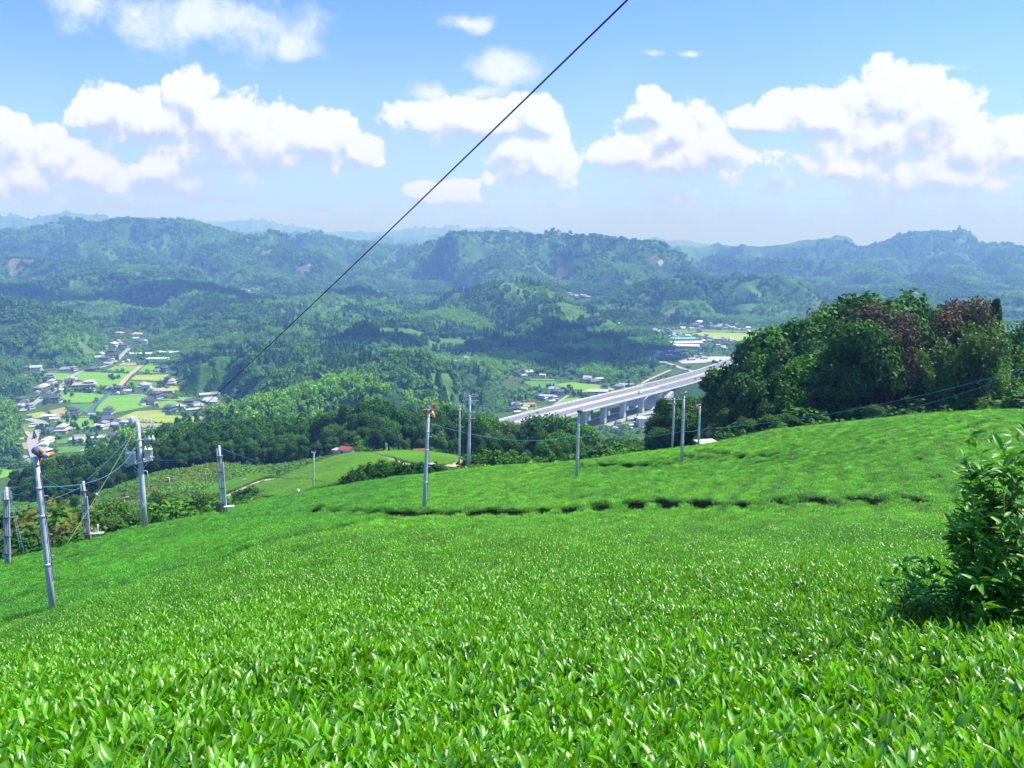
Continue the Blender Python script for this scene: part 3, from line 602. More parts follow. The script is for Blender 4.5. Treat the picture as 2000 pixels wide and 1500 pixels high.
def canopy(x, y):
    """canopy height with rounded rows; returns z, keep mask, shade of green"""
    z = near_h(x, y); px = field_px(x, y)
    keep = np.ones(x.shape, bool)
    gm_ = np.zeros(x.shape)
    for cx, cy, ra, rb in GP:
        keep &= ((np.abs(x - cx) / (ra + 0.1)) ** 2 + (np.abs(y - cy) / (rb + 0.15)) ** 2 > 1)
        gm_ = np.maximum(gm_, np.exp(-((x - cx) / (ra * 1.05)) ** 4) * (np.abs(y - cy) < 12))
    for CH, amp in ((CH_A, 0.46), (CH_B, 0.50)):      # rows end in rounded shoulders along the two cross paths
        yc = np.interp(x, CH[:, 0], CH[:, 1]); ends = sstep(x, CH[0, 0] - 2, CH[0, 0] + 1.5) * (1 - sstep(x, CH[-1, 0] - 1, CH[-1, 0] + 3)); dd_ = y - yc
        z += np.where(dd_ > 0, amp * np.exp(-dd_ / 6.0), amp * (1 - gm_) * np.exp(dd_ / 2.2)) * ends
    d, sg = seg_dist(x, y, FUR); keep &= ~((d < 0.36) & (rng.random(x.shape) < 0.9)); z -= 0.60 * np.exp(-(d / 1.0) ** 2) * (sg <= 0) * (0.5 + fbm(x / 1.5, y / 1.5, 2))
    d2, _ = seg_dist(x, y, FUR2); z -= 0.25 * np.exp(-(d2 / 0.3) ** 2)
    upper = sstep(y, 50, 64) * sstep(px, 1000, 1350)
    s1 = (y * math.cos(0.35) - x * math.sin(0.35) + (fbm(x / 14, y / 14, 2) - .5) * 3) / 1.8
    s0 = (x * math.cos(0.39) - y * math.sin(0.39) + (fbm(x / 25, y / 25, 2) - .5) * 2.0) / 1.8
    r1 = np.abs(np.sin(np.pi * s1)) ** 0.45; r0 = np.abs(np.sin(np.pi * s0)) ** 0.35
    scal = 0.75 + 0.4 * fbm(x / 3, y / 3, 2)
    z = z - upper * (1 - r1) * 0.7 * scal - (1 - upper) * sstep(y, 12, 34) * (1 - r0) * 0.30 * scal
    z += (fbm(x / 1.3, y / 1.3, 3) - 0.5) * 0.16 + (fbm(x / 6, y / 6, 2) - 0.5) * 0.25 * sstep(y, 3, 12)
    left = (sg > 0) & (px < 790)
    rowshade = 1 - 0.42 * (1 - np.abs(np.sin(np.pi * s0)) ** 0.5) * sstep(y, 10, 22) * (1 - upper) - 0.30 * (1 - np.abs(np.sin(np.pi * s1)) ** 0.5) * upper     # row shading painted into the tint, along with older, darker leaves on the flanks
    return z, keep, left, rowshade
def grid_pts(y0, y1, step, seed, wide=0.66):
    r_ = np.random.default_rng(seed); ys = np.arange(y0, y1, step)
    X, Y = [], []
    for yv in ys:
        xm = wide * yv + 1.6; xs = np.arange(-xm, xm, step); X.append(xs); Y.append(np.full(len(xs), yv))
    X = np.concatenate(X); Y = np.concatenate(Y)
    X = X + (r_.random(len(X)) - .5) * step; Y = Y + (r_.random(len(Y)) - .5) * step
    return X, Y
def tea_scatter(name, y0, y1, step, meshes, seed, ftop=None):
    X, Y = grid_pts(y0, y1, step, seed); px = field_px(X, Y)
    m = Y < np.interp(px, crest_px, crest_Y); X, Y = X[m], Y[m]
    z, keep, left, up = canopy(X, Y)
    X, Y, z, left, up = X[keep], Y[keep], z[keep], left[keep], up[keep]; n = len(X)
    e = 0.4; sx = (near_h(X + e, Y) - near_h(X - e, Y)) / (2 * e); sy = (near_h(X, Y + e) - near_h(X, Y - e)) / (2 * e)
    r_ = np.random.default_rng(seed + 1)
    # tilt with the slope, then spin: build euler from slope (x then y), spin kept by choosing among rotated patch shapes
    rot = np.stack([np.arctan(sy) + r_.normal(0, 0.10, n), -np.arctan(sx) + r_.normal(0, 0.10, n), r_.random(n) * 6.283], 1)
    # euler XYZ applies z last; convert so the spin happens first
    from mathutils import Euler
    a, b_, c = rot.T
    ca, sa, cb, sb, cc_, sc = np.cos(a), np.sin(a), np.cos(b_), np.sin(b_), np.cos(c), np.sin(c)
    # M = Ry(b) * Rx(a) * Rz(c)
    m00 = cb * cc_ + sb * sa * sc; m10 = ca * sc; m20 = -sb * cc_ + cb * sa * sc
    m21 = sb * sc + cb * sa * cc_; m22 = cb * ca
    rot = np.stack([np.arctan2(m21, m22), -np.arcsin(np.clip(m20, -1, 1)), np.arctan2(m10, m00)], 1)
    s = 0.85 + 0.3 * r_.random(n); scl = np.stack([s, s, s], 1)
    v = fbm(X / 2.2, Y / 2.2, 3); v2 = fbm(X / 9 + 40, Y / 9, 3)
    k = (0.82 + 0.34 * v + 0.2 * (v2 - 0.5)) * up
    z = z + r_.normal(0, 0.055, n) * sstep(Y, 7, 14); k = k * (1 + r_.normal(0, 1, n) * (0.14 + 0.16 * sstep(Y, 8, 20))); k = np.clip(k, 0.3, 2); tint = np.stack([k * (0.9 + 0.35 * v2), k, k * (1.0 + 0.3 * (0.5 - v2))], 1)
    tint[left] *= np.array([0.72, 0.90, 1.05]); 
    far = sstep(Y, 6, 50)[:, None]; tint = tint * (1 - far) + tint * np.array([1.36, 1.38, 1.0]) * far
    return scatter(name, np.stack([X, Y, z], 1), rot, scl, r_.integers(0, len(meshes), n), rgba(tint), proto_collection("src_" + name, meshes))
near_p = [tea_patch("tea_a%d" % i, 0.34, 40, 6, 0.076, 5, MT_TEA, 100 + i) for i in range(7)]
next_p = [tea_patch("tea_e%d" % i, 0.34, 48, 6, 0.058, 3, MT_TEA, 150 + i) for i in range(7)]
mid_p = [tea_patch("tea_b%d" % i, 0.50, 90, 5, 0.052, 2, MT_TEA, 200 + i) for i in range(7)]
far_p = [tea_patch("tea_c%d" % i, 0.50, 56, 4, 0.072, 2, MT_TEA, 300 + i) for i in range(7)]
def stuff(o, label): return tag(o, label, "tea bushes", None, 'stuff')
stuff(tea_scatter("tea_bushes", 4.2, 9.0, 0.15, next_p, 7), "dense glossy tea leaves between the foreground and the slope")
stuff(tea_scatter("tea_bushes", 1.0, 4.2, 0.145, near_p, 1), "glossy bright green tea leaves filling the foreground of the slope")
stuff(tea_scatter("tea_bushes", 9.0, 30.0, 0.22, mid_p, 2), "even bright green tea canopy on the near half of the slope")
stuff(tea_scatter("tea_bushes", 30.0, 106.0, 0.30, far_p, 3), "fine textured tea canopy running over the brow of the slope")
# ------------------------------------------------------------------ woods on the hills: one mass, crowns instanced on the slopes
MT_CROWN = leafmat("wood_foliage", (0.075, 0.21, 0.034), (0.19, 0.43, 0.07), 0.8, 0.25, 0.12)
def quads(Cn, Nr, sz, r_, elong=1.0):
    """one small leafy quad per row: centre, normal, size"""
    n = len(Cn); Nr = Nr / (np.linalg.norm(Nr, axis=1)[:, None] + 1e-9)
    t = np.cross(Nr, r_.normal(0, 1, (n, 3))); t /= np.linalg.norm(t, axis=1)[:, None] + 1e-9; b_ = np.cross(Nr, t)
    s = (sz * (0.7 + 0.6 * r_.random(n)))[:, None] if np.ndim(sz) == 0 else sz[:, None]
    P = []
    for a, c in ((-1, -0.55), (0.15, -1.0), (1, 0.4), (-0.25, 1.0)):
        P.append(Cn + t * s * a * 0.5 * elong + b_ * s * c * 0.5 + Nr * s * (0.12 if a > 0 else -0.05))
    return np.stack(P, 1).reshape(-1, 3), np.arange(4 * n).reshape(-1, 4)
def crown_points(kind, n, r_):
    """points and normals of leaf clumps; unit crown: radius about 1, height by kind, base at z=0"""
    if kind == 'broad':
        nl = 16; a = r_.random(nl) * 6.283; e = r_.random(nl) ** 0.7; rad = 0.62 * np.sqrt(1 - (e - .35) ** 2 * 1.4)
        lc = np.column_stack([np.cos(a) * rad * (.5 + .5 * r_.random(nl)), np.sin(a) * rad * (.5 + .5 * r_.random(nl)), 0.45 + e * 1.15]); lr = 0.30 + 0.18 * r_.random(nl)
        i = r_.integers(0, nl, n); d = r_.normal(0, 1, (n, 3)); d /= np.linalg.norm(d, axis=1)[:, None]; d[:, 2] = np.abs(d[:, 2]) * 0.9 + d[:, 2] * 0.1
        P = lc[i] * np.array([1, 1, 1.15]) - np.array([0, 0, 0.30]) + d * (lr[i] * (0.75 + 0.35 * r_.random(n)))[:, None]; Nn = d + r_.normal(0, 0.45, (n, 3))
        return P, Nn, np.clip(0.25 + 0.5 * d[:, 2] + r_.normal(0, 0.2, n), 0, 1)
    if kind == 'cedar':
        h = r_.random(n) ** 0.75; rad = (1 - h) ** 0.8 * 0.75 * (0.75 + 0.3 * np.abs(np.sin(h * 26))) + 0.06; a = r_.random(n) * 6.283
        rr_ = rad * np.sqrt(0.35 + 0.65 * r_.random(n)) * (0.85 + 0.25 * np.sin(a * 5 + h * 9))
        P = np.column_stack([np.cos(a) * rr_, np.sin(a) * rr_, 0.25 + h * 2.3 - rr_ * 0.22]); Nn = np.column_stack([np.cos(a), np.sin(a), np.full(n, 0.7)]) + r_.normal(0, 0.4, (n, 3))
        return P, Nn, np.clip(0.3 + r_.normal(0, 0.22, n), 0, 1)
    if kind == 'bamboo':
        nc = 12; a = r_.random(nc) * 6.283; ro = 0.5 * np.sqrt(r_.random(nc)); cx, cy = np.cos(a) * ro, np.sin(a) * ro; la = r_.random(nc) * 6.283; hh = 1.5 + 0.7 * r_.random(nc)
        i = r_.integers(0, nc, n); t = r_.random(n) ** 0.7; k = 0.45 * t ** 2.4
        P = np.column_stack([cx[i] + np.cos(la[i]) * k, cy[i] + np.sin(la[i]) * k, t * hh[i] * (1 - 0.1 * t ** 3)]) + r_.normal(0, 0.085, (n, 3)) * (1.2 - 0.5 * t)[:, None] * 1.5
        Nn = r_.normal(0, 1, (n, 3)) + np.array([0, 0, 0.8]); return P, Nn, np.clip(0.2 + 0.7 * t + r_.normal(0, 0.2, n), 0, 1)
    if kind == 'bush':
        d = r_.normal(0, 1, (n, 3)); d /= np.linalg.norm(d, axis=1)[:, None]; d[:, 2] = np.abs(d[:, 2])
        k = 0.78 + 0.34 * np.sin(d[:, 0] * 5 + 1) * np.cos(d[:, 1] * 6) + 0.1 * r_.normal(0, 1, n)
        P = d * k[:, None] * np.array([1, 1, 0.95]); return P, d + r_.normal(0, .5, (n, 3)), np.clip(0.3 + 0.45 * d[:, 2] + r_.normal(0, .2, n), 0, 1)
def crown_mesh(name, kind, n, sz, mat_, seed, elong=1.0):
    r_ = np.random.default_rng(seed); P, Nn, T_ = crown_points(kind, n, r_); V, F_ = quads(P, Nn, sz, r_, elong)
    return np_mesh(name, V, F_, mat_, {'tint': ('FLOAT', np.repeat(T_, 4))})
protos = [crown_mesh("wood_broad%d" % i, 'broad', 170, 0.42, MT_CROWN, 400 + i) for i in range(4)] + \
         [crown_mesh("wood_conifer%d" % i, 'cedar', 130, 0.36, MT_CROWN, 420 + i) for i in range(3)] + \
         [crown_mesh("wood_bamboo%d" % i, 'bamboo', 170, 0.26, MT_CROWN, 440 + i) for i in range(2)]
r_ = np.random.default_rng(11)
cummax = np.maximum.accumulate(np.where(RR > 40, GZ / np.maximum(RR, 1), -9), axis=0)
def visible(x, y, ztop, slack=0.0):
    a = np.arctan2(x, y); r = np.hypot(x, y); j = np.clip(np.searchsorted(azd, a), 0, len(azd) - 1); i = np.clip(np.searchsorted(rr, r * 0.985) - 1, 0, len(rr) - 1)
    return (ztop + slack) / r > cummax[i, j]
XS, YS = [], []
for y0, y1, st in ((420, 1000, 6.2), (1000, 1800, 7.6), (1800, 3300, 11.0), (3300, 5200, 17.0)):
    n = int(1.36 * (y1 ** 2 - y0 ** 2) / 2 / st ** 2); yv = np.sqrt(r_.random(n) * (y1 ** 2 - y0 ** 2) + y0 ** 2); XS.append((r_.random(n) * 2 - 1) * 0.68 * yv); YS.append(yv)
X = np.concatenate(XS); Y = np.concatenate(YS); Z = H(X, Y)
hg = Z - FLOOR
fdv = floor_d(X, Y)
# keep woods off fields, clearings, the motorway
mwd = np.full(X.shape, 1e9)
for i in range(0, 59, 2): mwd = np.minimum(mwd, np.hypot(X - MC[i, 0], Y - MC[i, 1]))
cmk = clear_mask(X, Y)
ok = (fdv > 3) & (mwd > MHW + 26) & (cmk < 0) & visible(X, Y, Z + 16, 10)
stand = fbm(X / 150 + 9, Y / 150, 3); st2 = fbm(X / 60 + 2, Y / 60 + 77, 3); gapn = fbm(X / 70 - 30, Y / 70 + 8, 3)
ok &= gapn < 0.66
X, Y, Z, stand, st2 = X[ok], Y[ok], Z[ok], stand[ok], st2[ok]; n = len(X); print("wood crowns", n)
bam = (stand > 0.57) | (np.hypot((X + 120) / 130, (Y - 640) / 110) < 1); con = (st2 > 0.56) & ~bam & (Y < 2300)
idx = np.where(bam, r_.integers(7, 9, n), np.where(con, r_.integers(4, 7, n), r_.integers(0, 4, n)))
grow = 1 + 0.45 * sstep(Y, 1500, 2800) + 0.35 * sstep(Y, 3000, 4200)
s = (3.6 + 2.6 * r_.random(n)) * grow; sz_ = s * np.where(con, 1.05, np.where(bam, 1.0, 0.95)) * (0.8 + 0.4 * r_.random(n))
v = (0.74 + 0.30 * r_.random(n)) * (0.70 + 0.50 * (fbm(X / 110, Y / 110, 3)))
tint = np.stack([v * 1.0, v, v * 1.0], 1)
tint[bam] = np.stack([v * 1.55, v * 1.38, v * 0.8], 1)[bam]; tint[con] *= np.array([0.66, 0.78, 0.9])
rust = r_.random(n) < 0.005; tint[rust] = np.array([1.7, 1.0, 0.9])
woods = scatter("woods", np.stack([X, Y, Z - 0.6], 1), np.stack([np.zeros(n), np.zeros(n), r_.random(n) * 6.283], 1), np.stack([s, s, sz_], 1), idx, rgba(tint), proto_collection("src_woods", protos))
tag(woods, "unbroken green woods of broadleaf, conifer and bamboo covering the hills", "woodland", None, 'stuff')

# ------------------------------------------------------------------ single trees
MT_BARK = mat("bark", (0.06, 0.05, 0.038), 0.9, 0.4, 2.0, bump=0.5)
F_DARK = leafmat("dark_evergreen", (0.012, 0.050, 0.006), (0.06, 0.20, 0.014), 0.6, 0.22, 0.2, inst=False)
F_MID = leafmat("broad_green", (0.022, 0.085, 0.008), (0.10, 0.27, 0.020), 0.6, 0.28, 0.2, inst=False)
F_LIGHT = leafmat("light_green", (0.035, 0.11, 0.012), (0.12, 0.27, 0.03), 0.5, 0.32, 0.35, inst=False)
F_BROWN = leafmat("dead_needles", (0.065, 0.056, 0.028), (0.20, 0.155, 0.075), 0.9, 0.08, 0.1, inst=False)
F_YEL = leafmat("yellowish_green", (0.06, 0.13, 0.012), (0.24, 0.25, 0.035), 0.5, 0.3, 0.35, inst=False)
def trunk_mb(h, r0, limbs, seed, lean=0.0):
    r_ = random.Random(seed); m_ = MB()
    pts = [(0, 0, -1.2), (0.02 * h * lean, 0.01 * h, h * 0.3), (0.05 * h * lean, 0.0, h * 0.62), (0.06 * h * lean, 0.02 * h, h * 0.93)]
    m_.tube(pts, [r0 * 1.3, r0, r0 * 0.65, r0 * 0.2], 8)
    for i in range(limbs):
        z0 = h * (0.35 + 0.5 * i / limbs); a = r_.random() * 6.283; l = h * (0.26 - 0.12 * i / limbs)
        m_.tube([(0.03 * h * lean, 0, z0), (math.cos(a) * l * .55, math.sin(a) * l * .55, z0 + l * .35), (math.cos(a) * l, math.sin(a) * l, z0 + l * .75)], [r0 * .38, r0 * .25, r0 * .08], 6)
    return m_
def build_tree_meshes(name, kind, n, sz, fmat, seed, hgt, rad, limbs=7, cb=0.12):
    """crown and trunk meshes, real size: height hgt, crown radius rad"""
    r_ = np.random.default_rng(seed); P, Nn, T_ = crown_points(kind, n, r_)
    zt = P[:, 2].max(); P = P * np.array([rad, rad, hgt * (1 - cb) / zt]) + np.array([0, 0, hgt * cb])
    V, F_ = quads(P, Nn, sz, r_, 1.1)
    c = np_mesh(name + "_crown", V, F_, fmat, {'tint': ('FLOAT', np.repeat(T_, 4))})
    tm = trunk_mb(hgt * 0.93, hgt * 0.017, limbs, seed); me_ = bpy.data.meshes.new(name + "_trunk"); me_.from_pydata(tm.v, [], tm.f); me_.materials.append(MT_BARK)
    return c, me_, hgt
TREES = {}
def reg(key, *a, **k): TREES.setdefault(key, []).append(build_tree_meshes(key, *a, **k))
for i in range(4): reg('evergreen', 'broad', 9000, 0.36, F_DARK, 500 + i, 14, 4.6)
for i in range(3): reg('leafy', 'broad', 8000, 0.36, F_MID, 510 + i, 13, 4.8)
for i in range(2): reg('cedar', 'cedar', 5200, 0.42, F_DARK, 520 + i, 15, 3.4, limbs=10)
for i in range(2): reg('dead', 'broad', 3600, 0.26, F_BROWN, 530 + i, 15, 3.7, limbs=22, cb=0.2)
for i in range(2): reg('bamboo', 'bamboo', 5200, 0.34, F_LIGHT, 540 + i, 13, 4.0, limbs=4)
for i in range(2): reg('light', 'broad', 5200, 0.38, F_LIGHT, 550 + i, 11, 4.6)
for i in range(3): reg('bush', 'bush', 2600, 0.26, F_MID, 560 + i, 3.0, 2.2, limbs=4, cb=0.0)
for i in range(2): reg('yellow', 'bush', 2600, 0.26, F_YEL, 570 + i, 3.0, 2.4, limbs=4, cb=0.0)
for i in range(2): reg('darkbush', 'bush', 2400, 0.26, F_DARK, 580 + i, 3.0, 2.2, limbs=4, cb=0.0)
LOOK = {'evergreen': 'dark evergreen tree', 'leafy': 'rounded green tree', 'cedar': 'tall dark conifer', 'dead': 'reddish brown dead tree', 'bamboo': 'feathery light bamboo clump', 'light': 'light green tree', 'bush': 'rounded green bush', 'yellow': 'yellowish flowering bush', 'darkbush': 'low dark green bush'}
NAMES = {'evergreen': 'evergreen_tree', 'leafy': 'broadleaf_tree', 'cedar': 'conifer_tree', 'dead': 'dead_tree', 'bamboo': 'bamboo_clump', 'light': 'broadleaf_tree', 'bush': 'bush', 'yellow': 'bush', 'darkbush': 'bush'}
ORD = ['first','second','third','fourth','fifth','sixth','seventh','eighth','ninth','tenth','eleventh','twelfth','thirteenth','fourteenth','fifteenth','sixteenth','seventeenth','eighteenth','nineteenth','twentieth','twenty-first','twenty-second','twenty-third','twenty-fourth','twenty-fifth','twenty-sixth','twenty-seventh','twenty-eighth','twenty-ninth','thirtieth']
def proj(p):
    x, y, z = p; c, s = math.cos(TH), math.sin(TH); f = y * c - z * s; u = y * s + z * c; return 1000 + 1570 * x / f, 750 - 1570 * u / f
def plant(specs, where, group):
    """specs: (px, top_py, Y, kind[, width factor]); where: words for the stand; every tree its own object"""
    made = []
    for sp in specs:
        px, top, Y, kind = sp[:4]; wf = sp[4] if len(sp) > 4 else 1.0
        p = PT(px, top, Y); gz = H1(p[0], p[1]) - (0.5 if math.hypot(p[0], p[1]) < 118 else 0); h = max(1.0, p[2] - gz)
        made.append((px, kind, (p[0], p[1], gz), h, wf))
    made.sort(key=lambda m_: m_[0]); cnt = {}
    tot = {}
    for m_ in made: tot[m_[1]] = tot.get(m_[1], 0) + 1
    for px, kind, loc, h, wf in made:
        k = cnt[kind] = cnt.get(kind, 0) + 1; rk = tot[kind] - k + 1
        if tot[kind] == 1: lab = "the one %s %s" % (LOOK[kind], where)
        elif k <= rk: lab = "%s, %s from left %s" % (LOOK[kind], ORD[k - 1], where)
        else: lab = "%s, %s from right %s" % (LOOK[kind], ORD[rk - 1], where)
        c, tr, hh = random.choice(TREES[kind]); s_ = h / hh
        rz = random.random() * 6.283
        o = thing(NAMES[kind], lab, 'bush' if 'bush' in LOOK[kind] else ('bamboo' if kind == 'bamboo' else 'tree'), loc, rz, group)
        w_ = s_ * wf * (0.92 + 0.16 * random.random()) if h > 6 or kind in ('bush', 'yellow', 'darkbush') else s_ * wf
        o.scale = (w_, w_, s_)
        for nm, me_ in (('crown', c), ('trunk', tr)):
            q = bpy.data.objects.new(nm, me_); COL.objects.link(q); q.parent = o
# the grove on the right, sunlit tops against the valley
prof = [(1418,735),(1432,705),(1455,688),(1480,672),(1505,655),(1530,640),(1560,624),(1585,612),(1612,603),(1640,597),(1668,580),(1692,574),(1718,564),(1742,572),(1768,590),(1790,606),(1815,640),(1840,612),(1855,588),(1880,560),(1905,572),(1925,592),(1950,590),(1968,600),(1990,640),(2030,650),(2080,640),(2130,650)]
pxs = np.array([p[0] for p in prof]); pys = np.array([p[1] for p in prof])
G = []
k = 0
for Yd, st, dy, off in ((134, 44, 0, 0), (121, 46, 28, 20), (111, 48, 74, 8), (104, 50, 118, 30)):
    x_ = 1428 + off
    while x_ < 2120:
        t_ = np.interp(x_, pxs, pys) + dy + random.uniform(-8, 14)
        kind = random.choice(['evergreen', 'evergreen', 'evergreen', 'evergreen', 'leafy'])
        if 1700 < x_ < 1790 and dy in (74, 118): kind = 'dead'; t_ -= (58 if dy == 74 else 70)
        if 1838 < x_ < 1935: kind = 'dead'; t_ -= {0: -4, 28: 20, 74: 66, 118: 62}[dy]
        if 1935 < x_ < 1985 and dy == 0: kind = 'cedar'
        if dy >= 28 and x_ > 1935: kind = 'bamboo'; t_ -= 10
        if dy == 118 and x_ > 1840: kind = 'bamboo'; t_ -= 6
        if dy == 118 and 1660 < x_ < 1740: kind = 'leafy'
        G.append((x_, t_, Yd + random.uniform(-2, 2), kind, 0.98)); x_ += st * random.uniform(0.85, 1.15); k += 1
plant(G, "in the dark right grove", "trees of the dark grove on the right")
fr = [(x_ + random.uniform(-6, 6), np.interp(x_, [1420, 1500, 1600, 1700, 1800, 1900, 2000, 2110], [818, 810, 795, 785, 780, 772, 765, 765]) + random.uniform(-10, 12), 100 + random.uniform(-1, 2), random.choice(['darkbush', 'darkbush', 'evergreen', 'leafy']), 1.5) for x_ in range(1418, 2110, 24)]
plant(fr, "under the dark right grove", "undergrowth trees of the right grove")
plant([(1450,838,98,'bush',1.0),(1545,846,97,'darkbush',0.8),(1480,835,104,'light',1.2)], "at the dark grove foot", "bushes at the foot of the grove")
plant([(1300,800,150,'evergreen',1.1),(1322,775,146,'leafy',1.1),(1350,768,150,'evergreen',1.2),(1378,772,148,'evergreen',1.1),(1402,790,150,'leafy',1.0),(1335,800,140,'evergreen',1.2),(1372,800,140,'leafy',1.0),(1410,815,138,'evergreen',1.0),(1290,835,138,'evergreen',1.1),(1310,830,136,'evergreen',1.1),(1388,820,130,'light',0.9),(1403,828,124,'light',1.0),(1275,848,140,'evergreen',1.0)],
      "in the clump behind three poles", "trees of the clump beside the poles")
# hedge and belt behind the middle of the field
hed = []
for x_ in range(930, 1262, 17):
    hed.append((x_ + random.uniform(-4, 4), np.interp(x_, [930,960,1000,1080,1130,1180,1215,1250,1270], [880,878,882,890,884,868,856,868,890]) + random.uniform(-5, 5), 112 + random.uniform(-3, 6), random.choice(['bush','bush','bush','darkbush','light'] if x_ > 1120 else ['bush','bush','darkbush']), 1.25))
plant(hed, "in the hedge along the field edge", "hedge bushes at the far edge of the field")
belt = []
for (a, b_, st, Y0, dy, kinds) in ((925,1290,26,238,0,['leafy','evergreen','light','leafy']),(935,1290,30,205,30,['evergreen','leafy','evergreen','light']),(940,1285,34,175,52,['evergreen','evergreen','leafy'])):
    x_ = a
    while x_ < b_:
        t_ = np.interp(x_, [920,945,975,1000,1030,1060,1090,1120,1150,1180,1215,1250,1290], [800,815,808,830,822,806,805,828,842,852,858,852,862]) + dy + random.uniform(-6, 8)
        belt.append((x_, t_, Y0 + random.uniform(-8, 8), random.choice(kinds), 0.95)); x_ += st * random.uniform(.85, 1.15)
plant(belt, "between the hedge and the bridge", "trees between the hedge and the bridge")
belt = []
for (a, b_, st, Y0, dy, kinds) in ((640,935,27,300,0,['evergreen','leafy','evergreen']),(645,930,29,282,26,['evergreen','evergreen','leafy','leafy']),(650,930,30,268,52,['evergreen','leafy','light','evergreen'])):
    x_ = a
    while x_ < b_:
        t_ = np.interp(x_, [640,655,680,710,740,770,800,830,870,900,935], [800,797,790,778,773,790,808,800,792,800,810]) + dy + random.uniform(-6, 8)
        belt.append((x_, t_, Y0 + random.uniform(-5, 5), random.choice(kinds), 1.0)); x_ += st * random.uniform(.85, 1.15)
plant(belt, "in the wood behind the red roofed shed", "trees behind the red roofed shed")
belt = []
for (a, b_, st, Y0, dy, kinds) in ((285,640,20,318,0,['evergreen','leafy']),(295,640,22,306,18,['evergreen','leafy','evergreen']),(310,636,23,296,38,['evergreen','leafy']),(330,630,24,289,56,['leafy','evergreen'])):
    x_ = a
    while x_ < b_:
        t_ = np.interp(x_, [285,300,340,380,440,500,560,610,640], [850,838,828,822,820,814,810,808,816]) + dy + random.uniform(-5, 6)
        belt.append((x_, t_, Y0 + random.uniform(-4, 4), random.choice(kinds), 1.0)); x_ += st * random.uniform(.9, 1.1)
plant(belt, "in the belt above the village", "trees of the belt above the village")
belt = []
for (a, b_, st, Y0, dy, kinds) in ((40,300,24,330,0,['evergreen','leafy','evergreen']),(30,300,26,300,26,['evergreen','evergreen','leafy']),(-10,270,28,270,54,['evergreen','evergreen']),(-10,200,30,235,84,['evergreen','leafy'])):
    x_ = a
    while x_ < b_:
        t_ = np.interp(x_, [-10,30,70,100,140,180,220,250,280,300], [932,918,900,888,884,880,875,868,855,848]) + dy + random.uniform(-6, 6)
        belt.append((x_, t_, Y0 + random.uniform(-6, 6), random.choice(kinds), 1.0)); x_ += st * random.uniform(.85, 1.15)
plant(belt, "in the wood below the village", "trees of the dark wood at the left")
bs = []
for x_, t_, Y_, k_ in [(-10,1000,100,'bush'),(20,990,98,'leafy'),(45,985,96,'bush'),(70,990,92,'yellow'),(100,975,92,'yellow'),(118,985,88,'bush'),(140,1010,84,'yellow'),(60,1020,84,'bush'),(30,1035,78,'darkbush'),(120,1022,82,'yellow'),(150,1030,80,'bush'),(200,985,90,'light'),(225,975,92,'leafy'),(250,985,92,'light'),(180,1000,88,'bush'),(215,1010,86,'light'),(240,1010,86,'bush'),(265,1000,90,'light'),(300,975,96,'bush'),(320,962,100,'light'),(345,970,98,'bush'),(370,968,100,'bush'),(395,962,102,'light'),(415,970,100,'bush'),(310,990,92,'bush'),(340,995,90,'darkbush'),(375,990,92,'bush'),(405,985,95,'bush'),(430,985,94,'darkbush'),(455,978,100,'bush'),(480,972,104,'bush')]:
    bs.append((x_, t_, Y_, k_, 1.15 if k_ != 'light' else 1.0))
plant(bs, "along the lower left field edge", "bushes along the lower left edge of the field")
dkr = [(x_, np.interp(x_, [690, 720, 760, 820, 850, 880], [918, 903, 898, 903, 903, 914]) + random.uniform(-5, 4), 97 + random.uniform(-1.5, 4.5)) for x_ in range(690, 884, 8)]
plant([(a, b_, c, 'darkbush', 0.9) for a, b_, c in dkr], "in the unclipped row between slopes", "unclipped bushes between the slopes")
plant([(487,948,182,'darkbush',1.6),(600,958,126,'darkbush',1.3),(585,962,127,'darkbush',1.0),(587,908,268,'darkbush',1.2),(505,903,282,'bush',1.2),(330,938,250,'bush',1.3),(440,935,240,'bush',1.4),(240,950,262,'darkbush',1.4),(700,850,262,'bush',1.2),(760,878,262,'bush',1.3),(845,872,246,'bush',1.4),(870,876,240,'bush',1.4),(895,880,232,'bush',1.3)], "standing alone on the middle slope", "single bushes of the middle slope")
# ------------------------------------------------------------------ middle slope: tea plots, tracks, rough growth
def cast2(px, py, lo=100, hi=460):
    d = ray(px, py); ys = np.geomspace(lo, hi, 700); x_ = d[0] / d[1] * ys; zt = d[2] / d[1] * ys; hh = H(x_, ys)
    i = np.nonzero(hh >= zt)[0]; i = i[0] if len(i) else 699
    return np.array([x_[i], ys[i]])
def in_poly(x, y, P):
    ins = np.zeros(x.shape, bool)
    for p, q in zip(P, np.roll(P, -1, axis=0)):
        c = (p[1] > y) != (q[1] > y); xi = p[0] + (y - p[1]) / ((q[1] - p[1]) if abs(q[1] - p[1]) > 1e-9 else 1e-9) * (q[0] - p[0]); ins ^= c & (x < xi)
    return ins
TPOLY = [([(548,936),(578,924),(620,908),(665,892),(690,888.5),(720,889),(760,903),(782,913),(705,914),(684,930),(676,946),(650,948),(610,938)], 0.9, 0.35),
 ([(478,968),(500,950),(540,939.5),(600,941),(650,951),(674,949),(640,962),(600,972),(540,972)], 0.85, 0.3),
 ([(398,962),(440,945),(505,929),(540,931),(512,936),(470,954),(440,966),(402,972)], 0.85, 0.8),
 ([(730,888.5),(830,887.5),(892,893),(893,905),(866,913),(812,909),(772,897)], 1.0, 0.1)]
tw = [(np.array([cast2(*p) for p in P]), a, b_) for P, a, b_ in TPOLY]
PX_, PY_, PZ_, TT = [], [], [], []
r_ = np.random.default_rng(31)
allmask = lambda x, y: np.any([in_poly(x, y, P) for P, a, b_ in tw], axis=0)
MT_TEAB = mat("tea_bed", (0.05, 0.14, 0.012), 0.9, 0.3, 0.5, spec=0.1)
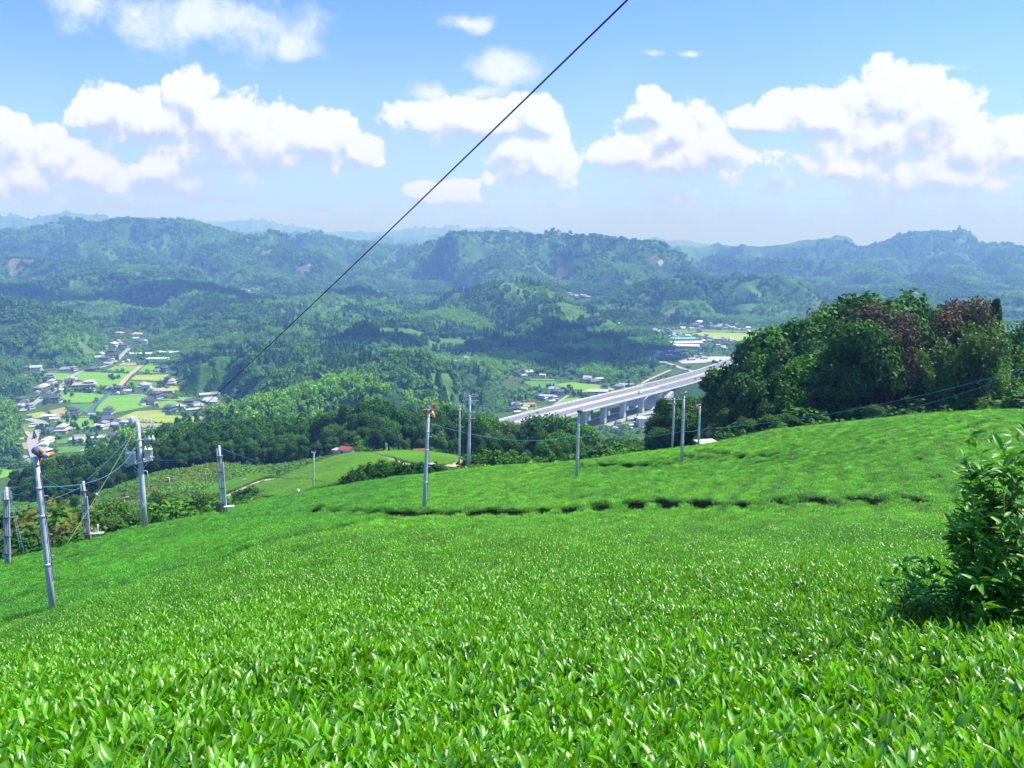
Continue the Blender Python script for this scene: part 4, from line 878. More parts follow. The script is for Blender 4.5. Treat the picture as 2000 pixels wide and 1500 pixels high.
for P, br, ang in tw:
    x0, y0 = P.min(0); x1, y1 = P.max(0); st = 0.62
    gx, gy = np.meshgrid(np.arange(x0, x1, st), np.arange(y0, y1, st)); gx = gx.ravel() + (r_.random(gx.size) - .5) * st; gy = gy.ravel() + (r_.random(gy.size) - .5) * st
    m = in_poly(gx, gy, P); gx, gy = gx[m], gy[m]
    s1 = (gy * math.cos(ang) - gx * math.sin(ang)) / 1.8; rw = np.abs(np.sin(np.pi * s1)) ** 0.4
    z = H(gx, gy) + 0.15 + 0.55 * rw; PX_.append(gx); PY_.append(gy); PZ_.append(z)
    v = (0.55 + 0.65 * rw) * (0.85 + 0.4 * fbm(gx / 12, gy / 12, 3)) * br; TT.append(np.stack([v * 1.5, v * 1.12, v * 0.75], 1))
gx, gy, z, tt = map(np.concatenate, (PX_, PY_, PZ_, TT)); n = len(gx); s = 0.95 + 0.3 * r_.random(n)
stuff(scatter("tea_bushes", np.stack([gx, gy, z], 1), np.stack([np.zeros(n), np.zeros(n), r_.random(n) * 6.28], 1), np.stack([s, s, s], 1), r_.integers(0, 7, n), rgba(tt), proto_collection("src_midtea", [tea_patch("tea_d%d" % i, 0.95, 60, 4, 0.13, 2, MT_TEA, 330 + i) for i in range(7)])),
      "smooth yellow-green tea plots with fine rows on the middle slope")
# rough growth between the plots
under = [crown_mesh("rough_%d" % i, 'bush', 90, 0.42, MT_CROWN, 600 + i) for i in range(5)]
n = 26000; yv = np.sqrt(r_.random(n) * (345 ** 2 - 100 ** 2) + 100 ** 2); xv = (r_.random(n) * 2 - 1) * 0.68 * yv
zz = H(xv, yv); keep = ~allmask(xv, yv) & visible(xv, yv, zz + 4, 3) & (yv > np.interp(field_px(xv, yv), crest_px, crest_Y) + 3)
tracks_px = [[(868,912),(890,911),(905,908),(925,903)], [(722,886),(745,893),(775,903),(800,911),(830,917),(868,916)], [(440,972),(470,957),(512,938),(545,937)], [(600,920),(620,912),(660,895),(700,885)], [(500,980),(560,975),(600,978)]]
TRK = [np.array([cast2(*p) for p in P]) for P in tracks_px]
for P, w_ in zip(TRK, (5.5, 2.6, 2.0, 1.5, 1.6)): keep &= seg_dist(xv, yv, P)[0] > w_
xv, yv, zz = xv[keep], yv[keep], zz[keep]; n = len(xv)
s = 0.5 + 0.9 * r_.random(n) ** 2; v = 0.8 + 0.8 * fbm(xv / 10, yv / 10, 3); br = (fbm(xv / 22 + 5, yv / 22, 3) > 0.58)
tt = np.stack([v * 0.8, v * 0.78, v * 0.8], 1); tt[br] = np.stack([v * 1.15, v * 0.78, v * .8], 1)[br]
tag(scatter("undergrowth", np.stack([xv, yv, zz - 0.1], 1), np.stack([np.zeros(n), np.zeros(n), r_.random(n) * 6.28], 1), np.stack([s, s, s * 0.7], 1), r_.integers(0, 5, n), rgba(tt), proto_collection("src_under", under)),
    "rough weeds and low scrub over the uncut middle slope", "undergrowth", None, 'stuff')
def ribbon(name, P, width, mat_, dz=0.3, n=60, plane=None):
    P = resamp(np.column_stack([np.array(P)[:, :2], np.zeros(len(P))]), n)
    for _ in range(6): P[1:-1] = (P[:-2] + 2 * P[1:-1] + P[2:]) / 4
    T_ = np.gradient(P[:, :2], axis=0); T_ /= np.linalg.norm(T_, axis=1)[:, None]; Nn = np.column_stack([-T_[:, 1], T_[:, 0]])
    rows = []
    for o_ in (-0.5, -0.25, 0, 0.25, 0.5):
        q = P[:, :2] + Nn * width * o_; rows.append(np.column_stack([q, (H(q[:, 0], q[:, 1]) if plane is None else np.full(n, plane)) + dz]))
    V = np.stack(rows, 1).reshape(-1, 3); i = (np.arange(n - 1)[:, None] * 5 + np.arange(4)[None]).ravel(); F_ = np.stack([i, i + 1, i + 6, i + 5], 1)
    return structure(link(name, np_mesh(name, V, F_, mat_)))
MT_SOIL = mat("bare_soil", (0.46, 0.36, 0.26), 0.95, 0.35, 0.35, spec=0.1); MT_ROAD = mat("village_road", (0.34, 0.34, 0.36), 0.9, 0.15, 0.05, spec=0.2)
for P, w_ in zip(TRK, (7.0, 2.6, 2.2, 1.6, 1.6)): ribbon("path", P, w_, MT_SOIL, 0.12 if w_ < 5 else 0.16, 30)

# ------------------------------------------------------------------ valley floor: rice fields, lanes, stream
ZA = lambda x, y: (x / 4.0, 600 + y / 4.0)
ZB = lambda x, y: (1000 + x / 4.0, 560 + y / 4.0)
def paddy_mat(name, c, c2, ang):
    m, t, b = new_mat(name); g_ = t.nodes.new('ShaderNodeNewGeometry'); mp = t.nodes.new('ShaderNodeMapping'); mp.inputs['Rotation'].default_value = (0, 0, ang); mp.inputs['Scale'].default_value = (0.012, 0.1, 0.1)
    t.links.new(g_.outputs['Position'], mp.inputs[0]); nn = noise(t, mp.outputs[0], 1.0, 5, 0.6); n5 = noise(t, g_.outputs['Position'], 0.5, 4, 0.7)
    f_ = mth(t, 'ADD', mth(t, 'MULTIPLY', nn.outputs['Fac'], 2.2), -0.6, clamp=True); cc_ = mixc(t, f_, c + (1,), c2 + (1,))
    k_ = mth(t, 'ADD', mth(t, 'MULTIPLY', n5.outputs['Fac'], 0.5), 0.75); cb = t.nodes.new('ShaderNodeCombineColor'); [t.links.new(k_, cb.inputs[i]) for i in range(3)]
    t.links.new(mixc(t, 1.0, cc_, cb.outputs[0], 'MULTIPLY'), b.inputs['Base Color']); b.inputs['Roughness'].default_value = 0.9; b.inputs['Specular IOR Level'].default_value = 0.1; return m
PM = {'g': paddy_mat("rice_green", (0.13, 0.33, 0.03), (0.20, 0.40, 0.045), 0.1), 'y': paddy_mat("rice_ripening", (0.22, 0.36, 0.05), (0.36, 0.42, 0.07), 0.05), 'd': paddy_mat("rice_dark", (0.07, 0.22, 0.03), (0.12, 0.28, 0.04), 0.3),
      's': paddy_mat("dry_field", (0.42, 0.30, 0.18), (0.30, 0.30, 0.13), 0.2), 'c': paddy_mat("concrete_yard", (0.42, 0.42, 0.42), (0.5, 0.48, 0.46), 0.2), 'b': paddy_mat("meadow", (0.12, 0.22, 0.05), (0.20, 0.27, 0.08), 0.4)}
POLY = [(ZA,[(590,530),(640,505),(800,510),(1010,520),(960,570),(900,635),(760,620),(600,560)],'g'),(ZA,[(830,490),(900,458),(1100,455),(1030,510)],'g'),(ZA,[(1080,500),(1150,440),(1310,445),(1320,500),(1200,515)],'g'),
 (ZA,[(1060,530),(1320,525),(1320,560),(1240,575),(1020,565)],'y'),(ZA,[(960,620),(1010,575),(1230,590),(1230,620),(1080,630)],'d'),(ZA,[(1310,640),(1330,615),(1460,620),(1440,670),(1350,670)],'y'),
 (ZA,[(430,700),(470,665),(700,670),(820,680),(780,720),(700,745),(560,745)],'g'),(ZA,[(845,692),(1130,680),(1175,710),(1190,770),(1050,797),(880,828),(745,818),(765,770)],'g'),(ZA,[(530,760),(700,752),(735,748),(690,830),(610,800)],'d'),
 (ZA,[(1210,740),(1350,725),(1400,745),(1500,760),(1480,770),(1290,790),(1250,785)],'g'),(ZA,[(880,882),(1060,812),(1280,802),(1290,845),(1600,852),(1560,902),(1290,902),(1150,897)],'y'),(ZA,[(400,890),(690,860),(780,900),(760,930),(600,960),(500,920)],'g'),
 (ZA,[(200,840),(330,815),(380,830),(330,870),(270,865)],'y'),(ZA,[(250,540),(390,510),(560,520),(540,560),(500,575),(420,560)],'g'),(ZA,[(700,1000),(880,985),(900,1000),(830,1050),(740,1015)],'g'),(ZA,[(440,1092),(740,1082),(640,1130),(450,1140)],'d'),
 (ZA,[(440,1042),(550,1012),(560,1058),(440,1068)],'d'),(ZA,[(1090,905),(1380,910),(1290,945),(1110,940)],'s'),(ZA,[(380,810),(500,780),(540,800),(520,850),(440,860)],'s'),(ZA,[(1390,700),(1500,705),(1510,735),(1400,720)],'g'),
 (ZA,[(165,1060),(240,1050),(250,1110),(190,1110)],'s'),(ZA,[(0,1262),(140,1272),(130,1300),(0,1340)],'g'),(ZA,[(880,456),(960,434),(1070,432),(1070,452)],'s'),(ZA,[(170,920),(240,905),(290,950),(240,1000),(190,970)],'b'),
 (ZB,[(60,735),(330,735),(420,790),(300,800),(160,780)],'d'),(ZB,[(340,760),(470,745),(650,768),(740,775),(560,805),(440,800)],'g'),(ZB,[(500,825),(620,790),(740,785),(820,800),(760,830),(600,838)],'y'),(ZB,[(370,880),(520,865),(580,885),(420,920),(350,925)],'g'),(ZB,[(60,960),(200,935),(280,925),(240,955),(80,990)],'b'),
 (ZB,[(1200,348),(1330,330),(1600,338),(1850,330),(1960,345),(1900,360),(1500,352),(1350,365)],'b'),(ZB,[(1350,372),(1500,355),(1780,362),(1980,372),(1900,430),(1750,440),(1560,400),(1450,378)],'y'),(ZB,[(1780,455),(1900,440),(1990,430),(1990,480),(1850,480)],'g'),
 (ZB,[(1290,575),(1380,560),(1560,545),(1740,545),(1735,575),(1560,590),(1330,600)],'c'),(ZB,[(1150,615),(1330,650),(1400,670),(1340,690),(1200,690),(1050,760),(1000,780)],'b'),(ZB,[(1360,645),(1500,620),(1700,590),(1560,640),(1450,670)],'d'),
 (ZB,[(440,1010),(560,975),(640,960),(690,950),(680,985),(560,1030),(450,1040)],'g'),(ZB,[(880,1010),(1060,960),(1110,970),(960,1030)],'b'),(ZB,[(1060,1080),(1140,1080),(1150,1120),(1080,1120)],'g'),(ZB,[(740,1080),(880,1030),(1000,1010),(940,1070),(820,1080)],'b')]
for i, (Zf, P, k) in enumerate(POLY):
    w_ = [PL(*Zf(*p), -199.62 + 0.004 * i) for p in P]; mb = MB()
    if Zf is ZB and k != 'c' and P[0][0] >= 1150 and P[0][1] > 600: continue
    mb.add(w_, [tuple(range(len(w_)))]); structure(mb.build("rice_field" if k in 'gyd' else ("yard" if k == 'c' else "field"), PM[k]))
def gl(Zf, P): return [PL(*Zf(*p), -199.4)[:2] for p in P]
LN = [(ZA,[(1010,320),(940,390),(880,440),(800,472),(650,492),(560,535),(520,590),(440,640),(350,690),(290,740),(200,790),(165,812)],9,'road'),(ZA,[(215,872),(300,890),(345,915),(335,950),(272,985),(252,1040),(262,1100),(285,1170)],10,'road'),
 (ZA,[(1105,455),(1000,540),(930,620)],7,'path'),(ZA,[(930,620),(850,680),(760,750),(708,800),(700,850)],6,'stream'),(ZA,[(400,884),(530,872),(680,852),(800,858)],3.5,'road'),(ZA,[(1010,682),(1150,690),(1210,716),(1300,722),(1390,722),(1560,742),(1620,790),(1645,835),(1590,890)],5,'road'),
 (ZA,[(650,1125),(750,1090),(830,1060),(930,1072)],9,'path'),(ZA,[(930,635),(900,640),(1230,640),(1330,615)],3,'road'),(ZA,[(920,250),(960,285),(1000,315)],4,'path'),(ZA,[(205,970),(235,1010),(250,1040)],4,'path'),(ZA,[(880,890),(1010,862),(1280,800)],2.5,'path'),(ZA,[(190,535),(330,508),(480,505)],3,'path'),
 (ZB,[(330,925),(400,875),(440,850)],4,'road'),(ZB,[(110,722),(330,728)],5,'path'),(ZB,[(740,1085),(830,1055),(930,1020),(1010,1000),(1120,975),(1210,962)],9,'road'),(ZB,[(700,1060),(800,1030),(900,1000)],4,'path'),(ZB,[(1870,430),(1930,400),(1990,385)],9,'road'),(ZB,[(1190,590),(1260,610),(1330,640),(1400,655),(1425,680),(1390,700)],9,'ramp'),(ZB,[(600,760),(700,775)],4,'path'),(ZB,[(980,780),(1060,730),(1150,690),(1240,650)],5,'path')]
MT_WATER, t, b = new_mat("stream_water"); b.inputs['Base Color'].default_value = (0.06, 0.12, 0.10, 1); b.inputs['Roughness'].default_value = 0.25
nn = noise(t, None, 3.0, 4, 0.6); bpn = t.nodes.new('ShaderNodeBump'); bpn.inputs['Strength'].default_value = 0.3; t.links.new(nn.outputs['Fac'], bpn.inputs['Height']); t.links.new(bpn.outputs[0], b.inputs['Normal'])
for i, (Zf, P, w_, k) in enumerate(LN):
    ribbon({'road': 'road', 'path': 'path', 'stream': 'stream', 'ramp': 'slip_road'}[k], gl(Zf, P), w_, {'road': MT_ROAD, 'path': MT_SOIL, 'stream': MT_WATER, 'ramp': MT_ROAD}[k], 0.75 + 0.004 * i, 50)

# ------------------------------------------------------------------ motorway and its bridge
MT_ASPH = mat("motorway_asphalt", (0.20, 0.20, 0.225), 0.85, 0.12, 0.02, spec=0.2); MT_CONC = mat("pale_concrete", (0.62, 0.61, 0.60), 0.85, 0.12, 0.08, spec=0.2); MT_PARA = mat("white_barrier", (0.85, 0.85, 0.84), 0.8, 0.08, 0.1); MT_MARK = mat("road_paint", (0.8, 0.8, 0.8), 0.7, 0.05); MT_STEEL = mat("grey_steel", (0.45, 0.5, 0.56), 0.45, 0.1, 1.0, metal=0.4)
s_abut = int(np.argmin(np.hypot(MC[:, 0] - abut[0], MC[:, 1] - abut[1])))
def strip(mb, i0, i1, o0, o1, z, th=0.0, mi=0):
    a = MC[i0:i1 + 1, :2] + MNrm[i0:i1 + 1] * o0; b_ = MC[i0:i1 + 1, :2] + MNrm[i0:i1 + 1] * o1; k = len(a)
    top = np.stack([np.column_stack([a, np.full(k, z)]), np.column_stack([b_, np.full(k, z)])], 1).reshape(-1, 3)
    if th == 0:
        return mb.add(top, [(2 * j, 2 * j + 1, 2 * j + 3, 2 * j + 2) for j in range(k - 1)], mi)
    bot = top - [0, 0, th]; V = np.concatenate([top, bot]); n2 = 2 * k; f_ = []
    for j in range(k - 1):
        q = 2 * j; f_ += [(q, q + 1, q + 3, q + 2), (n2 + q, n2 + q + 2, n2 + q + 3, n2 + q + 1), (q, q + 2, n2 + q + 2, n2 + q), (q + 1, n2 + q + 1, n2 + q + 3, q + 3)]
    f_ += [(0, n2, n2 + 1, 1), (n2 - 2, n2 - 1, 2 * n2 - 1, 2 * n2 - 2)]
    return mb.add(V, f_, mi)
br = thing("motorway_bridge", "long pale concrete motorway bridge on rows of square piers crossing the valley", "bridge", (0, 0, 0))
for sgn in (1, -1):
    m_ = MB(); strip(m_, 0, s_abut, sgn * 1.2 if sgn > 0 else -20.5, 20.5 if sgn > 0 else -1.2, DECK_Z, 0.9); m_.build("deck", MT_CONC, br)
    m_ = MB(); strip(m_, 0, s_abut, (2.2 if sgn > 0 else -19.5), (19.5 if sgn > 0 else -2.2), DECK_Z + 0.02); m_.build("carriageway", MT_ASPH, br)
    m_ = MB(); strip(m_, 0, s_abut, (6.5 if sgn > 0 else -15.5), (15.5 if sgn > 0 else -6.5), DECK_Z - 0.9, 2.3); m_.build("girder", MT_CONC, br)
    for o_ in (20.2, 1.6):
        m_ = MB(); strip(m_, 0, s_abut, sgn * o_ - 0.16, sgn * o_ + 0.16, DECK_Z + 1.15, 1.14); m_.build("parapet", MT_PARA, br)
def dashes(mb, i0, i1, o_, z, dash=1):
    for i in range(i0, i1):
        for s0, s1 in ((0.0, 0.22), (0.5, 0.72)):
            a = MC[i] + (MC[i + 1] - MC[i]) * s0; b_ = MC[i] + (MC[i + 1] - MC[i]) * s1; nn_ = MNrm[i]
            mb.add([(a[0] + nn_[0] * (o_ - .12), a[1] + nn_[1] * (o_ - .12), z), (a[0] + nn_[0] * (o_ + .12), a[1] + nn_[1] * (o_ + .12), z), (b_[0] + nn_[0] * (o_ + .12), b_[1] + nn_[1] * (o_ + .12), z), (b_[0] + nn_[0] * (o_ - .12), b_[1] + nn_[1] * (o_ - .12), z)], [(0, 1, 2, 3)])
m_ = MB(); [dashes(m_, 0, s_abut, s_ * o_, DECK_Z + 0.05) for s_ in (1, -1) for o_ in (7.5, 11.5)]
[strip(m_, 0, s_abut, s_ * o_ - .12, s_ * o_ + .12, DECK_Z + 0.05) for s_ in (1, -1) for o_ in (3.6, 16.0)]; m_.build("lane_markings", MT_MARK, br)
fine_i = np.linspace(0, s_abut, 2000); FC = np.stack([np.interp(fine_i, np.arange(60), MC[:, k]) for k in range(3)], 1); FN = np.stack([np.interp(fine_i, np.arange(60), MNrm[:, k]) for k in range(2)], 1)
for tpx in (1068, 1104, 1141, 1179, 1217, 1253, 1287):
    q = FC[:, :2] + FN * 12.5; pp = proj((q[:, 0], q[:, 1], np.full(len(q), -190.0)))[0]; i = int(np.argmin(np.abs(pp - tpx)))
    ang = math.atan2(FN[i, 1], FN[i, 0])
    for o_ in (12.0, -10.0):
        c = FC[i, :2] + FN[i] * o_; gz = -200.6; hgt = DECK_Z - 3.15 - gz
        pr = MB().box((c[0], c[1], gz + hgt / 2), (6.4, 3.9, hgt), ang).build("pier", MT_CONC, br)
        MB().box((c[0], c[1], DECK_Z - 3.15 - 0.9), (8.6, 4.3, 1.8), ang).build("pier_cap", MT_CONC, pr)
m_ = MB(); strip(m_, s_abut + 1, 59, 2.0, 20.5, DECK_Z + 0.35); strip(m_, s_abut + 1, 59, -20.5, -2.0, DECK_Z + 0.35); structure(m_.build("motorway", MT_ASPH))
m_ = MB(); strip(m_, s_abut, s_abut + 1, -20.5, 20.5, DECK_Z + 0.30); structure(m_.build("motorway", MT_ASPH))
for o_ in (-20.6, -1.5, 1.5, 20.6):
    m_ = MB(); strip(m_, s_abut, 59, o_ - .2, o_ + .2, DECK_Z + 1.1, 1.4)
    tag(m_.build("crash_barrier", MT_PARA), {-20.6: "white crash barrier on the far outer edge of the motorway embankment", -1.5: "white median barrier of the far carriageway on the embankment", 1.5: "white median barrier of the near carriageway on the embankment", 20.6: "white crash barrier on the near outer edge of the motorway embankment"}[o_], "barrier", "motorway barriers on the embankment")
m_ = MB(); [dashes(m_, s_abut, 59, s_ * o_, DECK_Z + 0.40) for s_ in (1, -1) for o_ in (7.5, 11.5)]; structure(m_.build("road_marking", MT_MARK))
# abutment slope
c0 = MC[s_abut]; n0 = MNrm[s_abut]; t0_ = -Tn[s_abut]
m_ = MB(); A_ = [c0[:2] + n0 * o_ for o_ in (24, -22)]; B_ = [c0[:2] + n0 * o_ + t0_ * 34 for o_ in (20, -20)]
m_.add([(*A_[0], -180.5), (*A_[1], -180.5), (*B_[1], -199.3), (*B_[0], -199.3), (*A_[0], -200.5), (*A_[1], -200.5)], [(0, 1, 2, 3), (0, 3, 4), (1, 5, 2), (0, 4, 5, 1)]); m_.build("abutment", MT_CONC, br)
# vehicles on the motorway
MT_GLASS = mat("dark_glass", (0.03, 0.04, 0.05), 0.15, 0.1, 2.0, spec=0.8); MT_TYRE = mat("tyre", (0.03, 0.03, 0.03), 0.9, 0.2, 5.0)
def car(px, Yi, o_, paint, label, truck=False):
    i = int(np.argmin(np.abs(proj((MC[:, 0], MC[:, 1], np.full(60, DECK_Z)))[0] - px))); p = MC[i, :2] + MNrm[i] * o_; a = math.atan2(Tn[i, 1], Tn[i, 0])
    t_ = thing("truck" if truck else "car", label, "truck" if truck else "car", (p[0], p[1], DECK_Z + (0.05 if i <= s_abut else 0.36)), a)
    Lc, Wc = (7.5, 2.3) if truck else (4.5, 1.75)
    if truck: MB().box((-1.2, 0, 2.0), (5.0, 2.3, 2.6)).build("cargo_box", paint, t_); MB().box((2.6, 0, 1.5), (1.9, 2.2, 2.0), taper=0.9).build("cab", paint, t_); MB().box((3.2, 0, 1.9), (0.9, 2.0, 0.8), taper=0.9).build("windscreen", MT_GLASS, t_)
    else: MB().box((0, 0, 0.62), (Lc, Wc, 0.66), taper=0.96).build("body", paint, t_); MB().box((-0.2, 0, 1.2), (2.5, 1.6, 0.55), taper=0.78).build("cabin", MT_GLASS, t_); MB().box((-0.2, 0, 1.49), (1.9, 1.25, 0.05)).build("roof", paint, t_)
    for sx in (1, -1):
        for sy in (1, -1): MB().tube([(sx * Lc * .3, sy * (Wc / 2 - .2), .33), (sx * Lc * .3, sy * (Wc / 2 + .02), .33)], .33, 12).build("wheel", MT_TYRE, t_)
WHT = mat("white_paint", (0.8, 0.8, 0.8), 0.4, 0.05); DRK = mat("dark_paint", (0.04, 0.045, 0.06), 0.3, 0.1)
car(1398, 0, 12, DRK, "dark car in the near carriageway just before the gantry"); car(1346, 0, 10, DRK, "dark car on the near carriageway by the end of the bridge"); car(1240, 0, 8, WHT, "white truck on the near side of the bridge above the piers", True); car(1300, 0, -9, WHT, "white car on the far carriageway of the motorway")
i = int(np.argmin(np.abs(proj((MC[:, 0], MC[:, 1], np.full(60, DECK_Z)))[0] - 1412))); gt_ = thing("sign_gantry", "dark steel sign gantry reaching over the motorway beside the grove", "gantry", (MC[i, 0], MC[i, 1], DECK_Z), math.atan2(MNrm[i, 1], MNrm[i, 0]))
MB().tube([(-21, 0, -0.4), (-21, 0, 8)], 0.45, 8).build("post", MT_STEEL, gt_); MB().tube([(-21, 0, 7.6), (-5, 0, 7.6)], 0.4, 8).build("arm", MT_STEEL, gt_); MB().box((-11, -0.5, 7.6), (9, 0.25, 3.2)).build("sign_board", DRK, gt_)
# the motorway again far up the valley, and a pale viaduct at the right edge
far_m = [cast(px, py) for px, py in [(1768,560),(1778,568),(1792,574),(1798,583),(1786,588),(1800,590)]]
far_m = [c for c in far_m if c]
if len(far_m) > 3: ribbon("motorway", [(c[0], c[1]) for c in far_m[:5]], 16, MT_ASPH, 4, 40)
vb = thing("viaduct", "pale flat viaduct far up the valley at the right edge", "bridge", (0, 0, 0)); a_ = PT(1935, 588, 2550); b_ = PT(2100, 592, 2500)
m_ = MB(); d_ = Vector(b_ - a_); m_.box(tuple((Vector(a_) + Vector(b_)) / 2), (d_.length, 18, 4), math.atan2(d_.y, d_.x)); m_.build("deck", MT_CONC, vb)
for k in range(6):
    p = Vector(a_) + d_ * (k + .5) / 6; g_ = H1(p.x, p.y); MB().box((p.x, p.y, (p.z - 2 + g_ - 2) / 2), (5, 8, max(2, p.z - 2 - g_ + 2)), math.atan2(d_.y, d_.x)).build("pier", MT_CONC, vb)
# ------------------------------------------------------------------ houses
WALLS = {'white': mat("white_wall", (0.72, 0.71, 0.68), 0.85, 0.1, 0.4), 'cream': mat("cream_wall", (0.55, 0.47, 0.36), 0.85, 0.12, 0.4), 'brown': mat("brown_wall", (0.24, 0.17, 0.12), 0.85, 0.2, 0.4), 'grey': mat("grey_wall", (0.38, 0.38, 0.40), 0.85, 0.12, 0.4), 'blue': mat("blue_wall", (0.42, 0.52, 0.68), 0.7, 0.1, 0.4)}
def roofmat(name, c, rough=0.55):
    m, t, b = new_mat(name); tcn = t.nodes.new('ShaderNodeTexCoord'); w_ = t.nodes.new('ShaderNodeTexWave'); w_.inputs['Scale'].default_value = 3.2; w_.bands_direction = 'X'; t.links.new(tcn.outputs['Object'], w_.inputs[0])
    nn = noise(t, tcn.outputs['Object'], 0.7, 4, 0.6); f_ = mth(t, 'ADD', mth(t, 'MULTIPLY', w_.outputs['Fac'], 0.35), mth(t, 'MULTIPLY', nn.outputs['Fac'], 0.65))
    t.links.new(mixc(t, f_, tuple(x * .65 for x in c) + (1,), tuple(min(1, x * 1.3) for x in c) + (1,)), b.inputs['Base Color']); b.inputs['Roughness'].default_value = rough; return m
ROOFS = {'slate': roofmat("slate_tiles", (0.10, 0.105, 0.14)), 'grey': roofmat("grey_tiles", (0.26, 0.27, 0.31)), 'silver': roofmat("silver_tiles", (0.47, 0.48, 0.52)), 'white': roofmat("white_metal_roof", (0.75, 0.74, 0.73)), 'orange': roofmat("orange_tiles", (0.55, 0.26, 0.13)), 'tan': roofmat("tan_tiles", (0.48, 0.38, 0.30)), 'red': roofmat("red_metal_roof", (0.30, 0.085, 0.06)), 'teal': roofmat("teal_metal_roof", (0.16, 0.50, 0.46))}
MT_FRAME = mat("window_frame", (0.5, 0.5, 0.5), 0.5, 0.1)
def hip(mb, w, d, z0, h, ridge, over=0.9, th=0.22, mi=0):
    """hipped or gabled roof as a solid: ridge = share of the length that stays flat on top"""
    a, b_ = w / 2 + over, d / 2 + over; r2 = a * ridge
    v = [(-a, -b_, z0), (a, -b_, z0), (a, b_, z0), (-a, b_, z0), (-a, -b_, z0 + th), (a, -b_, z0 + th), (a, b_, z0 + th), (-a, b_, z0 + th), (-r2, 0, z0 + h + th), (r2, 0, z0 + h + th)]
    return mb.add(v, [(3, 2, 1, 0), (0, 1, 5, 4), (1, 2, 6, 5), (2, 3, 7, 6), (3, 0, 4, 7), (4, 5, 9, 8), (6, 7, 8, 9), (5, 6, 9), (7, 4, 8)], mi)
def skirt(mb, w, d, z0, h, iw, id_, over=0.8, th=0.2):
    a, b_ = w / 2 + over, d / 2 + over; c, e = iw / 2, id_ / 2
    v = [(-a, -b_, z0), (a, -b_, z0), (a, b_, z0), (-a, b_, z0), (-a, -b_, z0 + th), (a, -b_, z0 + th), (a, b_, z0 + th), (-a, b_, z0 + th), (-c, -e, z0 + h), (c, -e, z0 + h), (c, e, z0 + h), (-c, e, z0 + h)]
    return mb.add(v, [(3, 2, 1, 0), (0, 1, 5, 4), (1, 2, 6, 5), (2, 3, 7, 6), (3, 0, 4, 7), (4, 5, 9, 8), (5, 6, 10, 9), (6, 7, 11, 10), (7, 4, 8, 11), (8, 9, 10, 11)])
def house_proto(kind, wall, roof):
    """list of (part name, mesh, material) in real size, origin at the middle of the base"""
    out = []
    def part(nm, mb, m_): 
        me_ = bpy.data.meshes.new(nm); me_.from_pydata(mb.v, [], mb.f); me_.materials.append(m_); out.append((nm, me_))
    W_, R_ = WALLS[wall], ROOFS[roof]
    def wins(w, d, z, n, hh=1.2, ww=1.5):
        for sy in (-1, 1):
            for i in range(n):
                x = (i + .5) / n * w - w / 2; part("window", MB().box((x, sy * (d / 2 + .02), z), (ww, 0.12, hh)), MT_GLASS)
        part("window", MB().box((w / 2 + .02, 0, z), (0.12, ww, hh)), MT_GLASS)
    if kind == 'two':
        part("wall", MB().box((0, 0, 1.4), (12, 8.5, 3.2)), W_); part("wall", MB().box((-0.8, 0.3, 4.4), (8.4, 6.2, 2.8)), W_)
        part("lower_roof", skirt(MB(), 12, 8.5, 3.0, 1.3, 8.3, 6.1), R_); part("roof", MB() and hip(MB(), 8.4, 6.2, 5.8, 2.1, 0.55), R_); wins(8.0, 6.2, 4.7, 3); wins(11, 8.5, 1.6, 3); part("door", MB().box((2.2, -4.33, 1.1), (1.3, 0.12, 2.1)), MT_FRAME)
    elif kind == 'one':
        part("wall", MB().box((0, 0, 1.4), (13, 8, 3.2)), W_); part("roof", hip(MB(), 13, 8, 3.0, 2.7, 0.62, 1.1), R_); wins(12, 8, 1.6, 4)
        part("door", MB().box((0.2, -4.1, 1.1), (1.4, 0.12, 2.1)), MT_FRAME)
    elif kind == 'gable':
        part("wall", MB().box((0, 0, 2.6), (9.5, 7.5, 5.8)), W_); part("roof", hip(MB(), 9.5, 7.5, 5.5, 2.4, 1.0, 0.6), R_); wins(9, 7.5, 4.2, 3); wins(9, 7.5, 1.5, 2); part("door", MB().box((3.2, -3.8, 1.1), (1.1, 0.12, 2.1)), MT_FRAME)
    elif kind == 'flat':
        part("wall", MB().box((0, 0, 4.2), (9, 8, 9)), W_); part("roof", MB().box((0, 0, 8.95), (9.6, 8.6, 0.5)), R_); wins(8.5, 8, 7.0, 3); wins(8.5, 8, 4.2, 3); wins(8.5, 8, 1.6, 2)
    elif kind == 'shed':
        part("wall", MB().box((0, 0, 1.4), (11, 6, 3.2)), W_); part("roof", hip(MB(), 11, 6, 3.0, 1.1, 1.0, 0.5, 0.12), R_); part("door", MB().box((-2, -3.05, 1.3), (3, 0.12, 2.4)), MT_FRAME)
    elif kind == 'hall':
        part("wall", MB().box((0, 0, 2.4), (34, 16, 5.4)), W_); part("roof", hip(MB(), 34, 16, 5.1, 1.8, 1.0, 0.6, 0.2), R_); wins(32, 16, 2.8, 8, 1.0, 2.2)
    return out
PROTO = {}; HXY = []
def house(kind, wall, roof, x, y, w, rz, label, group, name=None, cat='house'):
    key = (kind, wall, roof)
    if key not in PROTO: PROTO[key] = house_proto(*key)
    base = {'two': 12, 'one': 13, 'gable': 9.5, 'flat': 9, 'shed': 11, 'hall': 34}[kind]; s = w / base
    z = max(H1(x, y), -200) - 0.1
    t_ = thing(name or ('shed' if kind == 'shed' else ('factory' if kind == 'hall' else 'house')), label, cat, (x, y, z), rz, group); t_.scale = (s, s, min(1.15, 0.5 + 0.5 * s) * (0.8 if s < .6 else 1)); HXY.append((x, y, w))
    for nm, me_ in PROTO[key]:
        q = bpy.data.objects.new(nm, me_); COL.objects.link(q); q.parent = t_
    return t_
